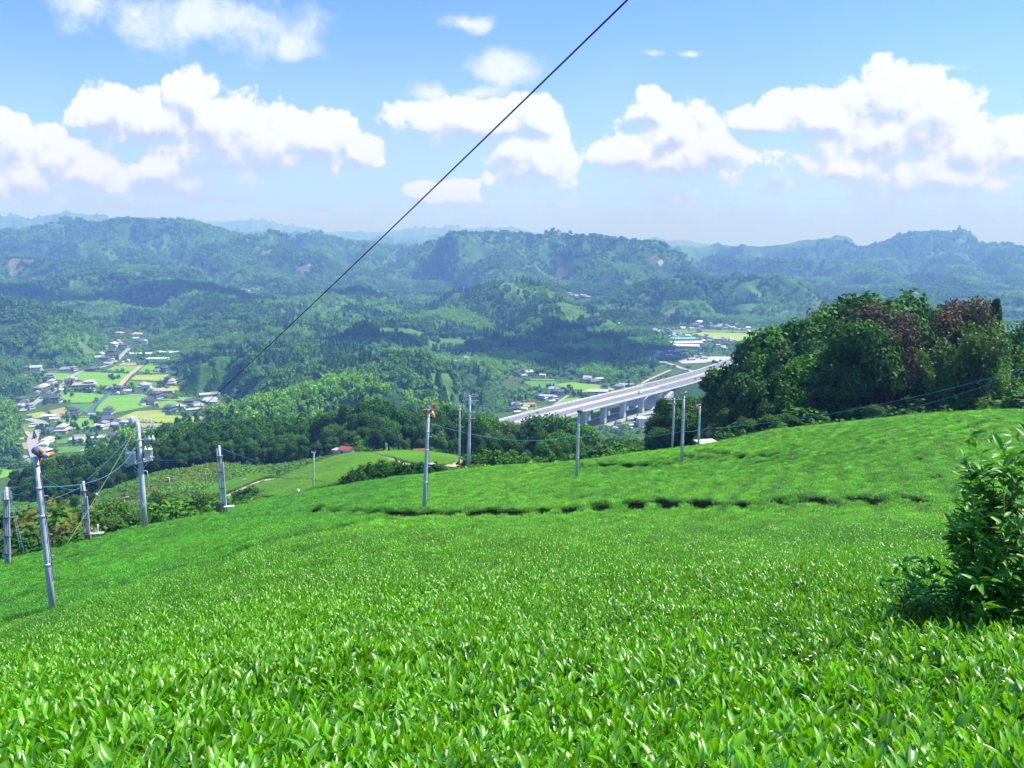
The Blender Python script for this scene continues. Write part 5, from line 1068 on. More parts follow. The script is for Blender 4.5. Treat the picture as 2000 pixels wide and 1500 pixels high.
KD = {'w2': ('two', 'white', 'grey'), 'g2': ('two', 'grey', 'slate'), 'g1': ('one', 'white', 'grey'), 'd1': ('one', 'brown', 'slate'), 'd2': ('two', 'white', 'slate'), 't1': ('one', 'cream', 'tan'), 's1': ('one', 'brown', 'silver'), 's2': ('two', 'cream', 'silver'), 'wg': ('gable', 'white', 'silver'), 'cg': ('gable', 'cream', 'slate'), 'fl': ('flat', 'white', 'white'), 'sh': ('shed', 'white', 'white'), 'so': ('shed', 'cream', 'orange'), 'bg': ('gable', 'blue', 'slate'), 'sr': ('shed', 'brown', 'red'), 'sg': ('shed', 'grey', 'silver')}
KL = {'w2': 'white two-storey house, grey roof', 'g2': 'grey two-storey house, slate roof', 'g1': 'low white house, grey roof', 'd1': 'low brown house with dark roof', 'd2': 'white two-storey house, dark roof', 't1': 'low cream house with tan roof', 's1': 'low brown house, silvery roof', 's2': 'cream two-storey house, silvery roof', 'wg': 'tall white gabled house', 'cg': 'cream gabled house, dark roof', 'fl': 'white flat-roofed tall house', 'sh': 'low white-roofed outbuilding', 'so': 'orange-roofed outbuilding', 'bg': 'pale blue gabled house', 'sr': 'red-roofed outbuilding', 'sg': 'silver-roofed outbuilding'}
def village(Zf, lst, where, group, share=None, rzs=None, smin=0):
    items = []
    for it in lst:
        x, y, w, k = it; px, py = Zf(x, y); p = PL(px, py + 1.2, -200); wm = max(smin, w / 4.0 * p[1] / 1570)
        items.append((px, py, p, wm, k))
    items.sort(key=lambda q: q[0]); cnt = {}; tot = {}
    for q in items: tot[q[4]] = tot.get(q[4], 0) + 1
    for px, py, p, wm, k in items:
        c = cnt[k] = cnt.get(k, 0) + 1; rk = tot[k] - c + 1
        if share: lab = share
        elif tot[k] == 1: lab = "the only %s %s" % (KL[k], where)
        elif c <= rk: lab = "%s, %s from left %s" % (KL[k], ORD[c - 1], where)
        else: lab = "%s, %s from right %s" % (KL[k], ORD[rk - 1], where)
        house(*KD[k], p[0], p[1], wm, random.choice([0.15, 0.35, -0.2, 0.5, 1.75, -0.4]) + random.uniform(-.1, .1), lab, group)
village(ZA, [(880,305,90,'wg'),(970,312,46,'bg'),(885,362,80,'g2'),(820,332,55,'g1'),(790,388,55,'wg'),(820,420,90,'d2'),(870,412,45,'sh'),(770,410,46,'wg'),(935,207,60,'t1'),(1075,217,70,'t1'),(1055,205,40,'so'),(1100,267,100,'d1'),(1130,285,50,'wg'),(1060,250,50,'s1'),(1000,420,40,'sh'),(960,430,30,'sh'),(840,445,50,'s1'),(1225,500,50,'g1'),(1290,496,70,'g2')],
        "by the upper village lane", "houses of the upper village")
village(ZA, [(720,487,110,'d1'),(575,490,55,'w2'),(515,492,80,'g1'),(190,495,95,'g2'),(285,493,75,'wg'),(325,500,40,'sh'),(395,550,65,'w2'),(405,602,75,'s2'),(330,632,110,'s1'),(300,657,70,'w2'),(290,672,50,'g1'),(580,560,45,'sh'),(545,600,60,'cg'),(620,617,90,'t1'),(700,612,95,'s2'),(710,648,70,'sh'),(475,654,60,'sh'),(370,707,85,'d2'),(435,737,90,'d2'),(150,742,75,'g2'),(205,735,45,'g1'),(170,777,70,'s1'),(235,787,70,'w2')],
        "along the curving left lane", "houses along the curving lane")
village(ZA, [(385,862,100,'sh'),(450,862,60,'so'),(430,880,70,'sh'),(585,830,110,'g2'),(850,826,95,'d2'),(720,845,50,'sg'),(860,642,60,'g1'),(935,657,95,'d2'),(1000,660,55,'sh'),(920,675,40,'sh'),(1120,627,85,'s2'),(1150,632,60,'wg'),(1190,657,80,'g1'),(1250,662,90,'t1'),(1310,662,70,'t1'),(1220,702,105,'d2'),(1285,697,50,'sh'),(1330,582,90,'g2'),(1345,600,80,'s2'),(1150,752,90,'d2'),(1195,757,60,'cg'),(1120,765,36,'sh'),(1330,812,100,'d2'),(1420,782,70,'sh'),(1480,762,90,'g2'),(1535,767,60,'g1'),(1500,812,90,'sg'),(1570,802,70,'so'),(1540,790,40,'wg'),(1610,692,90,'sh'),(1680,687,70,'g1'),(1640,735,100,'s1'),(1665,750,90,'sg'),(1690,792,55,'so'),(1760,800,55,'g1'),(1660,862,110,'g2'),(1720,868,70,'sg'),(1610,880,50,'g1')],
        "among the middle rice fields", "houses among the rice fields")
village(ZA, [(845,907,115,'d2'),(790,942,100,'sh'),(910,927,80,'s1'),(975,927,80,'s2'),(1040,918,62,'fl'),(965,985,90,'t1'),(930,915,60,'g2'),(830,925,50,'wg'),(370,977,95,'d1'),(490,972,120,'s2'),(540,965,50,'so'),(370,1052,120,'sh'),(345,1085,110,'sh'),(340,1132,110,'s1'),(330,1170,60,'g1'),(620,1032,100,'g1'),(680,1027,60,'d1'),(610,1047,105,'sh'),(740,1032,75,'sh'),(800,1027,62,'sg'),(890,1032,85,'bg'),(190,1212,80,'w2'),(160,1036,50,'sh'),(270,915,45,'sg'),(260,940,50,'sh')],
        "in the lowest part of the village", "houses at the lower end")
village(ZB, [(30,655,60,'bg'),(60,650,70,'sh'),(110,665,70,'g1'),(130,690,60,'wg'),(40,690,60,'d2'),(90,700,50,'g1'),(225,668,70,'s1'),(280,690,60,'g2'),(240,695,50,'sh')], "under the hill left of the bridge", "houses under the hill left of the bridge")
village(ZB, [(590,735,60,'wg'),(570,745,50,'cg'),(640,748,80,'d1'),(675,728,70,'sh'),(730,790,60,'d2'),(840,785,70,'g1'),(880,775,80,'sg'),(930,785,40,'cg'),(870,800,60,'d1')], "behind the bridge near the hill foot", "houses behind the bridge")
village(ZB, [(310,805,70,'g1'),(350,820,60,'w2'),(330,840,60,'g2'),(380,840,50,'cg'),(210,860,60,'d1'),(270,865,110,'sg'),(240,880,70,'s2'),(330,885,60,'w2'),(310,900,50,'sh'),(100,640,40,'sh')], "in the hamlet left of the bridge", "houses of the hamlet")
village(ZB, [(20,925,60,'g1'),(70,925,60,'sg'),(40,950,80,'g2'),(90,960,60,'sh'),(130,930,90,'so'),(165,930,50,'so'),(15,960,60,'d1'),(110,940,50,'s1'),(40,985,50,'sh')], "at the left end of the bridge", "houses at the left end of the bridge")
village(ZB, [(790,1115,60,'s1'),(830,1085,60,'d2'),(930,1090,50,'sg'),(920,1110,40,'sh'),(1010,1085,75,'fl'),(1035,1105,40,'so'),(1080,1132,60,'bg'),(960,1045,70,'sg'),(1010,1035,70,'s1'),(1060,1030,70,'sg'),(1090,1050,60,'g1'),(1040,1055,60,'g2'),(1120,1010,70,'sg'),(1160,985,90,'sg'),(1130,1040,60,'sh'),(1150,1060,50,'so'),(1000,1060,50,'sh'),(1180,1020,50,'d1'),(970,1065,40,'sh')], "on the near side of the bridge", "houses on the near side of the bridge")
village(ZB, [(1060,520,50,'d1'),(1100,530,60,'g2'),(1150,525,60,'t1'),(1190,515,60,'d1'),(1130,550,50,'g1'),(1180,545,60,'d2'),(1240,510,60,'sg'),(1290,515,60,'t1'),(1340,530,60,'sg'),(1230,540,50,'sh'),(1270,550,50,'g1'),(1080,555,40,'sh'),(1180,600,60,'sg'),(1470,545,50,'g2'),(1500,560,50,'g1'),(1430,555,50,'d1'),(1400,570,60,'sg')], "by the yard under the far embankment", "buildings by the far yard")
for cx, cy, w_, h_, n, wh in ((880,300,40,10,5,"left of all in the distant village"),(1130,345,50,16,8,"at the distant village's left end"),(1200,360,40,14,6,"above the teal hall"),(1330,320,30,10,4,"left of the temple-like house"),(1440,320,60,25,11,"around the bright house"),(1590,315,45,20,8,"right of the temple-like house"),(1700,325,55,20,9,"along the distant wood foot"),(1830,345,60,14,6,"at the distant village's right end"),(1290,385,50,10,6,"just behind the teal hall"),(1350,395,60,10,6,"between teal hall and yellow fields"),(1500,410,60,20,10,"by the yellow fields"),(1620,425,50,18,8,"below the yellow rice fields"),(1640,470,40,14,5,"right of the factory"),(1720,435,30,12,4,"by the far round trees"),(1230,380,40,12,4,"left of the teal hall")):
    village(ZB, [(cx + random.uniform(-w_, w_), cy + random.uniform(-h_, h_), random.uniform(26, 42), random.choice(['g1','w2','sg','s1','wg','sh','d2','g2'])) for i in range(n)], wh, "small far houses around the upper rice fields")
house('hall', 'white', 'white', *PL(*ZB(1350, 455), -200)[:2], 62, 0.12, "large white-roofed factory hall in the far part of the right valley", None, cat='factory'); house('hall', 'white', 'teal', *PL(*ZB(1330, 425), -200)[:2], 50, 0.1, "teal-roofed hall just behind the large white factory", None, cat='factory')
house('hall', 'cream', 'white', *PL(*ZB(1330, 480), -200)[:2], 60, -0.15, "long low cream hall in front of the large white factory", None, cat='factory')
house('two', 'white', 'white', *PL(*ZB(1465, 292), -200)[:2], 22, 0.2, "white temple-like house above the distant village, brightest of its roofs", None)
# hamlets on the far slopes
for (cx, cy, w_, h_, n, wh) in ((1130,583,20,6,10,"in the hamlet below the middle mountain"),(1172,588,5,1,2,"right of the mountain hamlet"),(860,557,9,3,4,"on the slope left of the peak"),(800,690,8,3,3,"in the shaded gorge"),(900,706,10,3,3,"under the central hill"),(480,570,10,3,2,"in the upper left clearing")):
    for i, fx in enumerate(sorted(random.uniform(-w_, w_) for _ in range(n))):
        c = cast(cx + fx, cy + random.uniform(-h_, h_))
        if c and math.hypot(c[0], c[1]) < 4500: house(*KD[random.choice(['g1', 'wg', 'sh', 'w2'])], c[0], c[1], random.uniform(11, 17), random.uniform(0, 3), "tiny pale house, %s from left %s" % (ORD[i], wh), "small hillside houses")
# greenhouses
MT_FILM = mat("greenhouse_film", (0.55, 0.60, 0.64), 0.35, 0.12, 0.3, spec=0.6)
def greenhouse(px, py, wpx, bays, label, white=False):
    p = PL(px, py, -200); w = wpx * p[1] / 1570; d = 16; t_ = thing("greenhouse", label, "greenhouse", (p[0], p[1], -200), 0.05, "greenhouses above the rice fields"); bw = w / bays
    for i in range(bays):
        x0 = -w / 2 + i * bw; m_ = MB(); k = 6
        prof_ = [(x0, 0)] + [(x0 + bw * j / k, 2.2 + 1.5 * math.sin(math.pi * j / k)) for j in range(k + 1)] + [(x0 + bw, 0)]
        v = [(a, -d / 2, b_) for a, b_ in prof_] + [(a, d / 2, b_) for a, b_ in prof_]; q = len(prof_)
        m_.add(v, [(j, j + 1, q + j + 1, q + j) for j in range(q - 1)] + [tuple(range(q - 1, -1, -1)), tuple(range(q, 2 * q))]); m_.build("glazed_bay", WALLS['white'] if white else MT_FILM, t_)
greenhouse(272, 693, 46, 9, "grey multi-bay greenhouse beside the village road"); greenhouse(307, 703, 42, 9, "grey multi-bay greenhouse in front of the white one"); greenhouse(328, 690, 58, 3, "long white greenhouse at the foot of the wooded hill", True)
# low concrete building under construction behind the bridge
t_ = thing("concrete_building", "low pale concrete building behind the motorway bridge", "building", tuple(PL(1167, 773, -200)), 0.0)
MB().box((0, 0, 3.2), (26, 10, 6.4)).build("wall", WALLS['grey'], t_); MB().box((0, 0, 6.6), (27, 11, 0.5)).build("roof", ROOFS['white'], t_)
for i in range(6): MB().box((-11 + i * 4.4, -5.02, 4.0), (1.6, 0.12, 1.2)).build("window", MT_GLASS, t_)
# garden trees and orchard bushes in the valleys
gd = []
for cx, cy, w_, h_, n, Zf, wh in ((450,640,180,60,18,ZA,"along the curving lane"),(330,560,60,30,8,ZA,"beside the small upper left field"),(700,660,120,20,12,ZA,"below the tan-roofed houses"),(1000,640,160,30,12,ZA,"in the central village row"),(1240,500,40,20,6,ZA,"around the lone farm"),(1270,600,50,20,6,ZA,"by the tall dark garden tree"),(600,950,170,25,20,ZA,"in the hedge below the round field"),(900,560,50,15,8,ZA,"in the nursery plot"),(760,890,60,20,8,ZA,"by the stream bend"),(430,760,100,30,8,ZA,"around the two dark roofed houses"),(330,1000,60,60,10,ZA,"by the broad lower lane"),(560,870,60,30,6,ZA,"by the big grey farm"),(1480,820,150,30,14,ZA,"among the right village houses"),(1000,960,120,20,8,ZA,"near the three-storey house"),(850,420,80,40,10,ZA,"among the upper lane houses"),(1120,440,50,15,6,ZA,"above the straight farm track"),(270,480,120,20,8,ZA,"at the upper left wood foot"),(700,1050,150,30,10,ZA,"among the lowest houses"),(1080,390,50,15,6,ZA,"before the grey greenhouse"),
    (120,680,120,30,10,ZB,"under the hill left of bridge"),(420,820,60,25,10,ZB,"right of the hamlet"),(530,850,60,20,8,ZB,"before the concrete building"),(250,820,80,40,10,ZB,"in the hamlet orchard"),(800,780,120,20,8,ZB,"behind the bridge"),(1530,490,70,25,14,ZB,"in the clump by the factory"),(1760,480,50,30,12,ZB,"in the far round clump"),(1000,1050,120,40,8,ZB,"below the bridge piers"),(1460,300,150,15,10,ZB,"behind the distant village"),(640,1010,60,20,5,ZB,"under the bridge edge"),(60,900,80,40,8,ZB,"at the bridge's left end")):
    for i, fx in enumerate(sorted(random.uniform(-w_, w_) for _ in range(n))): gd.append((*Zf(cx + fx, cy + random.uniform(-h_, h_)), "small garden tree, %s from left %s" % (ORD[i], wh)))
gm = [crown_mesh("garden_%d" % i, ('broad', 'broad', 'cedar')[i], 160, 0.4, F_MID, 700 + i) for i in range(3)]
gt = trunk_mb(1.3, 0.06, 3, 5); gtm = bpy.data.meshes.new("garden_trunk"); gtm.from_pydata([(a, b_, max(c, -0.3)) for a, b_, c in gt.v], [], gt.f); gtm.materials.append(MT_BARK)
for px, py, lab in gd:
    p = PL(px, py, -200)
    if MWd_ok := (np.hypot(MC[:, 0] - p[0], MC[:, 1] - p[1]).min() > 26):
        t_ = thing("garden_tree", lab, "tree", (p[0], p[1], max(H1(p[0], p[1]), -200) - .2), random.random() * 6, "garden trees in the valley"); s_ = random.uniform(1.8, 3.6); t_.scale = (s_, s_, s_)
        for nm, me_ in (("crown", random.choice(gm)), ("trunk", gtm)):
            q = bpy.data.objects.new(nm, me_); COL.objects.link(q); q.parent = t_

# hedges, orchards and weedy corners of the valley floor that nobody could count
r_ = np.random.default_rng(91); n = 60000; yv = np.sqrt(r_.random(n) * (2100 ** 2 - 640 ** 2) + 640 ** 2); xv = (r_.random(n) * 2 - 1) * 0.68 * yv
fdv = floor_d(xv, yv); zz = H(xv, yv); ok = (fdv < 3) & (zz < -197.5) & visible(xv, yv, zz + 3, 2) & (fbm(xv / 38, yv / 38, 3) + 0.0022 * np.clip(fdv + 60, 0, 60) > 0.50)
for Zf, P, k_ in POLY: ok &= ~in_poly(xv, yv, np.array([PL(*Zf(*p), -199.6)[:2] for p in P]))
for Zf, P, w_, k_ in LN: ok &= seg_dist(xv, yv, np.array(gl(Zf, P)))[0] > w_ * .5 + 1.5
for hx_, hy_, hw_ in HXY: ok &= np.hypot(xv - hx_, yv - hy_) > hw_ * .62
for i in range(60): ok &= np.hypot(xv - MC[i, 0], yv - MC[i, 1]) > MHW + 8
xv, yv, zz = xv[ok], yv[ok], zz[ok]; n = len(xv); s = 1.3 + 2.4 * r_.random(n) ** 2; v = 0.7 + 0.7 * r_.random(n); tt = np.stack([v * 1.15, v * 1.1, v], 1)
tag(scatter("valley_scrub", np.stack([xv, yv, zz - .2], 1), np.stack([np.zeros(n), np.zeros(n), r_.random(n) * 6.28], 1), np.stack([s, s, s * .85], 1), r_.integers(0, 9, n) % 4, rgba(tt), proto_collection("src_scrub", protos[:4])), "hedges, orchards and thickets between the fields and houses of the valleys", "thickets", None, 'stuff')
# ------------------------------------------------------------------ poles, frost fans, wires
MT_POLE = mat("grey_concrete_pole", (0.60, 0.62, 0.66), 0.95, 0.26, 2.2, spec=0.3); MT_PIPE = mat("galvanised_pipe", (0.62, 0.65, 0.70), 0.5, 0.1, 2.0, metal=0.2); MT_PIPEP = mat("pinkish_conduit", (0.62, 0.58, 0.62), 0.6, 0.1, 2.0)
MT_CER = mat("white_insulator", (0.75, 0.74, 0.76), 0.3, 0.05); MT_BLADE = mat("fan_blade_white", (0.78, 0.74, 0.70), 0.4, 0.06, 4.0); MT_TIP = mat("fan_blade_orange", (0.85, 0.27, 0.05), 0.4, 0.12, 4.0); MT_MOTOR = mat("fan_motor_grey", (0.13, 0.15, 0.2), 0.5, 0.1)
MT_CAN = mat("transformer_can", (0.66, 0.68, 0.72), 0.5, 0.1, 1.5, spec=0.5)
MT_RUST = mat("rusty_metal", (0.30, 0.14, 0.08), 0.8, 0.4, 6.0)
def base_top(bx, by, tx, ty, Y=None, sink=0.6):
    """foot and tip of a pole whose foot shows at (bx, by) and tip at (tx, ty)"""
    p = PT(bx, by, Y) if Y else surf(bx, by); q = PT(tx, ty, p[1]); g_ = H1(p[0], p[1])
    if Y: p[2] = min(p[2], g_ + 0.2)
    return Vector(p), Vector(q)
def pole_root(name, label, cat, p, group=None): return thing(name, label, cat, tuple(p), 0, group)
def poletube(root, name, p, q, r0, r1, m_, sink=1.0, n=14):
    d = (q - p); d0 = d.normalized(); return MB().tube([-d0 * sink, d * 0.35, d * 0.7, d], [r0, r0 + (r1 - r0) * .35, r0 + (r1 - r0) * .7, r1], n).build(name, m_, root, True)
def fan_head(root, c, ang, face, R_=0.62, rot0=0.3, blade3=True):
    """motor drum on top of a pole with three paddle blades; face = direction the fan looks"""
    f_ = Vector(face).normalized(); c = Vector(c); up = Vector((0, 0, 1)); s_ = f_.cross(up).normalized(); u_ = s_.cross(f_).normalized()
    MB().tube([c - f_ * 0.32, c - f_ * 0.28, c + f_ * 0.2, c + f_ * 0.26], [0.06, 0.13, 0.13, 0.05], 12).build("motor", MT_MOTOR, root, True)
    MB().tube([c + Vector((0, 0, -0.35)), c], 0.05, 8).build("bracket", MT_MOTOR, root)
    h = c + f_ * 0.32
    MB().tube([h - f_ * .08, h + f_ * .08], 0.07, 10).build("hub", MT_MOTOR, root)
    for k in range(3):
        a = rot0 + k * 2 * math.pi / 3; r_ = s_ * math.cos(a) + u_ * math.sin(a); w_ = (s_ * -math.sin(a) + u_ * math.cos(a)); tw = f_ * 0.35
        m_ = MB(); seg = 7; rows = []
        for i in range(seg + 1):
            t_ = i / seg; wd = R_ * 0.27 * (math.sin(math.pi * (0.18 + 0.8 * t_)) ** 0.6 if t_ < 1 else 0.12); e = (w_ + tw * (1 - t_ * .6)).normalized()
            cc_ = h + r_ * (0.06 + (R_ - .06) * t_); rows.append([cc_ - e * wd, cc_ + f_ * 0.02, cc_ + e * wd])
        for i in range(seg):
            m_.add([*rows[i], *rows[i + 1]], [(0, 1, 4, 3), (1, 2, 5, 4)], 1 if i >= 2 else 0)
        o = m_.build("blade", [MT_BLADE, MT_TIP], root, True); sm = o.modifiers.new("thick", 'SOLIDIFY'); sm.thickness = 0.02
def bands(root, p, q, r0, r1, fr):
    d = q - p; u_ = d.normalized()
    for f_ in fr:
        r_b = r0 + (r1 - r0) * f_ + 0.012; c_ = d * f_; MB().tube([c_ - u_ * .05, c_ + u_ * .05], r_b, 14).build("band", MT_PIPE, root, True)
def steps(root, p, q, fr, side=1, r0=0.1):
    d = q - p
    for f_ in fr: b_ = d * f_; MB().tube([b_, b_ + Vector((side * (r0 + 0.2), 0, 0.0))], 0.014, 5).build("step_bolt", MT_PIPE, root)
def fanpole(bx, by, tx, ty, r0, r1, label, Y=None, face=(0.5, -0.6, -0.15), rot0=0.3, R_=0.62, hc=(0.05, 0, 0.12), st=()):
    p, q = base_top(bx, by, tx, ty, Y); t_ = pole_root("frost_fan", label, "frost fan", p, "frost protection fans on poles")
    poletube(t_, "pole", p, q, r0, r1, MT_POLE); bands(t_, p, q, r0, r1, (0.3, 0.62, 0.8, 0.95)); fan_head(t_, (q - p) + Vector(hc), 0, face, R_, rot0); steps(t_, p, q, st, 1, r0 * .6)
    d = q - p; MB().tube([d * .2 + Vector((r0 + .03, 0, 0)), d * .55 + Vector((r0 + .02, 0, 0)), d * .9 + Vector((r1 + .03, 0, 0))], 0.018, 6).build("cable", MT_MOTOR, t_)
    return p, q
fanpole(103, 1190, 70, 892, 0.118, 0.082, "tall grey frost fan pole at far left with drooping orange blades", face=(0.8, -0.5, -0.2), rot0=-1.1, R_=0.34, hc=(0.2, -.1, 0.16), st=(0.36, 0.5, 0.62, 0.75))
fanpole(828, 1000, 837, 803, 0.15, 0.09, "frost fan pole by the dark path gap with spread orange-tipped blades", face=(0.35, -0.9, -0.25), rot0=2.15, R_=0.62, hc=(0.06, 0, 0.16), st=(0.45, 0.6, 0.75))
fanpole(1126, 932, 1131, 806, 0.15, 0.10, "frost fan pole in front of the hedge with one orange blade rightward", face=(0.9, -0.3, 0.0), rot0=0.1, R_=0.5, hc=(0.12, 0, 0.12))
fanpole(1331, 904, 1336, 770, 0.15, 0.10, "tallest frost fan pole of the three before the dark clump", face=(-0.5, -0.3, -0.2), rot0=0.6, R_=0.5, hc=(0.05, 0, 0.1))
fanpole(1364, 872, 1367, 793, 0.13, 0.09, "frost fan pole by the white shed roof, blades pointing left", face=(-0.9, -0.3, -0.1), rot0=1.4, R_=0.6, hc=(-0.15, 0, 0.1), Y=88)
# plain and bundled poles
def plainpole(bx, by, tx, ty, r0, r1, label, Y=None, name="utility_pole", arms=(), m_=MT_POLE, group=None, cat="utility pole", ins=()):
    p, q = base_top(bx, by, tx, ty, Y); t_ = pole_root(name, label, cat, p, group); poletube(t_, "pole", p, q, r0, r1, m_); bands(t_, p, q, r0, r1, (0.35, 0.66, 0.88)); d = q - p
    for f_, a, b_, tilt in arms:
        c = d * f_; MB().box((c.x + (a + b_) / 2, c.y - 0.1, c.z + tilt * .5), (b_ - a, 0.09, 0.09)).build("crossarm", MT_PIPE, t_)
    for f_, x, hh in ins:
        c = d * f_ + Vector((x, -0.1, 0.05)); MB().tube([c, c + Vector((0, 0, hh * .3)), c + Vector((0, 0, hh * .31)), c + Vector((0, 0, hh * .6)), c + Vector((0, 0, hh))], [0.02, 0.02, 0.055, 0.06, 0.03], 8).build("insulator", MT_CER, t_)
    return t_, p, q
plainpole(1313, 875, 1317, 778, 0.15, 0.11, "pale utility pole with dark crossarms before the dark clump", 102, arms=((0.98, -1.1, 1.1, 0), (0.91, -0.9, 0.3, 0)), ins=((0.98, -1.0, .25), (0.98, -.6, .25), (0.98, .5, .25), (0.98, 1.0, .25)))
plainpole(897, 907, 898, 792, 0.19, 0.12, "thin utility pole crowded with white insulators beside a taller pole", 150, arms=((0.99, -.9, .9, 0), (0.93, -.7, .7, 0), (0.8, -.3, .3, 0)), ins=tuple((f_, x, .5) for f_ in (0.99, .93) for x in (-.8, -.4, .3, .7)))
plainpole(915, 920, 918, 772, 0.27, 0.14, "tallest blue-grey utility pole at the left end of the hedge", 112, arms=((0.985, -.9, .9, 0), (0.93, -1.1, 1.3, 0), (0.78, -.9, 1.0, 0), (0.70, -.6, .9, 0)), ins=tuple((.985, x, .4) for x in (-.8, -.5, -.2, .4, .8)) + ((.93, -.9, .5), (.93, -.6, .5)))
plainpole(612, 966, 613, 883, 0.14, 0.10, "slim grey pole with a small crossbar on the middle tea plot", 128, arms=((0.99, -.35, .35, 0),), ins=((.99, -.3, .25), (.99, .3, .25)))
def lamp(bx, by, tx, ty, Y, label, side=-1):
    p, q = base_top(bx, by, tx, ty, Y); t_ = pole_root("frost_fan", label, "frost fan", p, "small frost fans on the middle slope"); poletube(t_, "pole", p, q, 0.11, 0.08, MT_PIPE); d = q - p
    MB().tube([d, d + Vector((side * .5, 0, .25)), d + Vector((side * 1.0, 0, .22))], [.09, .1, .12], 8).build("fan_head", MT_CER, t_)
lamp(291, 961, 288, 921, 240, "left one of two hooked frost fans beyond the transformer pole"); lamp(334, 966, 331, 934, 235, "right one of two hooked frost fans beyond the transformer pole"); lamp(404, 944, 401, 917, 255, "small pole just left of the bundled pole on the hillside", 1); lamp(472, 973, 472, 938, 188, "small white-headed frost fan beside the track", 1)
lamp(245, 992, 243, 972, 190, "small forked frost fan in the scrub left of the transformer pole", 1); lamp(63, 1030, 60, 1012, 130, "small forked frost fan half hidden behind the tall leftmost fan pole", 1)
def bundle(bx, by, tx, ty, label, Y=None, n=3, flange=None, box=None, r=0.055):
    p, q = base_top(bx, by, tx, ty, Y); t_ = pole_root("cable_pole", label, "pole", p, "poles wrapped with conduits"); d = q - p; poletube(t_, "pole", p, q, 0.12, 0.09, MT_POLE)
    for i in range(n):
        x = (i - (n - 1) / 2) * 0.16 + 0.06; e = Vector((x + (0.08 if x >= 0 else -.08), -0.16, 0)); MB().tube([e - d.normalized() * .5, d * (0.96 - 0.1 * i) + e], r, 8).build("conduit", MT_PIPEP, t_)
    for f_ in (0.15, 0.38, 0.62, 0.85): c = d * f_; MB().box((c.x + .03, c.y - .1, c.z), (0.52, 0.34, 0.05)).build("clamp_band", MT_MOTOR, t_)
    if flange: fx, fy = flange; MB().box((fx, -0.3, fy), (0.9, 0.5, 0.07), 0.2).build("foot_plate", MT_PIPE, t_)
    if box: bx_, bz_ = box; MB().box((bx_, -0.2, bz_), (0.42, 0.3, 0.8)).build("meter_box", MT_RUST, t_)
    return p, q
P432 = bundle(438, 1003, 428, 870, "pole with three conduits and meter box at the field brow", flange=(0.6, 0.75), box=(-0.4, 0.6))
P165 = bundle(172, 1058, 163, 940, "conduit-wrapped pole between the tall fan pole and transformer pole", box=(0.2, 0.35))
P13 = bundle(16, 1103, 13, 952, "conduit-wrapped pole at the left edge of the picture", n=2, r=0.07)
p, q = base_top(191, 1052, 191, 1024, None); t_ = pole_root("stub_post", "short grey stub post on a flat plate beside the conduit pole", "post", p); poletube(t_, "pole", p, q, 0.075, 0.075, MT_PIPE); MB().box((0, -0.1, 0.55), (1.15, 0.5, 0.06), 0.25).build("foot_plate", MT_PIPE, t_)
# the transformer pole
p, q = base_top(283, 1032, 269, 822, None); t_ = pole_root("transformer_pole", "thick concrete utility pole carrying two grey transformers and crossarms", "utility pole", p)
U = q - p; us = U.length / 210.0       # metres per photographed pixel at this pole
poletube(t_, "pole", p, q, 0.30, 0.17, MT_POLE, n=20)
def at(px, py): v = Vector(PT(px, py, p[1])); return v - p
def arm(x0, y0, x1, y1, th=0.1, nm="crossarm", off=-0.25): a = at(x0, y0) + Vector((0, off, 0)); b_ = at(x1, y1) + Vector((0, off, 0)); return MB().tube([a, b_], th * .5, 6).build(nm, MT_PIPE, t_)
arm(254, 819, 278, 822); arm(276, 822, 304, 825); arm(264, 842, 306, 835); arm(266, 859, 304, 856, .14); arm(250, 909, 300, 897, .16); arm(250, 906, 298, 894, .12, "crossarm", 0.3)
arm(264, 909, 275, 919, .07, "brace"); arm(291, 903, 278, 918, .07, "brace"); arm(284, 846, 276, 853, .06, "brace")
def insul(x, y, hh=.35, off=-.25, r=.09):
    hh *= 1.3; r *= 1.5; c = at(x, y) + Vector((0, off, 0)); MB().tube([c, c + Vector((0, 0, hh * .3)), c + Vector((0, 0, hh * .32)), c + Vector((0, 0, hh * .75)), c + Vector((0, 0, hh))], [.03, .03, r, r, r * .4], 10).build("insulator", MT_CER, t_)
for x, y in ((258, 818), (283, 821), (289, 822), (296, 823), (302, 834), (294, 836)): insul(x, y, .25, -.25, .06)
for x in (288, 295.5, 303):
    c = at(x, 861) + Vector((0, -.35, 0)); MB().tube([c + Vector((0, 0, -.1)), c + Vector((0, 0, .1)), c + Vector((0, 0, .12)), c + Vector((0, 0, .38)), c + Vector((0, 0, .4)), c + Vector((0, 0, .62))], [.07, .1, .13, .13, .07, .05], 10).build("cutout_fuse", MT_CER, t_, True)
for (x, yb, yt, rr_, off) in ((259, 903, 881, .44, -.35), (288, 899, 877, .38, .25)):
    a = at(x, yb) + Vector((0, off, 0)); b_ = at(x - 1, yt) + Vector((0, off, 0)); k_ = MB().tube([a, a + (b_ - a) * .04, a + (b_ - a) * .93, a + (b_ - a) * .96, b_], [rr_ * .93, rr_, rr_, rr_ * 1.06, rr_ * .7], 18).build("transformer", MT_CAN, t_, True)
    for dx in (-.22, .22): MB().tube([b_ + Vector((dx, 0, -.05)), b_ + Vector((dx * 1.2, 0, .14)), b_ + Vector((dx * 1.25, 0, .22))], [.05, .07, .04], 8).build("bushing", MT_CER, k_)
for x, y in ((250, 904), (256, 905), (267, 905), (284, 899), (297, 894), (291, 877), (296, 872), (279, 875), (250, 880), (266, 878)): insul(x, y, .2, -.3, .055)
MB().box(tuple(at(282, 985) + Vector((0, -.30, 0))), (0.12, 0.04, 0.35)).build("number_plate", MT_CER, t_); MB().box(tuple(at(283, 1012) + Vector((0.02, -.31, 0))), (0.07, 0.05, 1.9)).build("cable_guard", MT_RUST, t_)
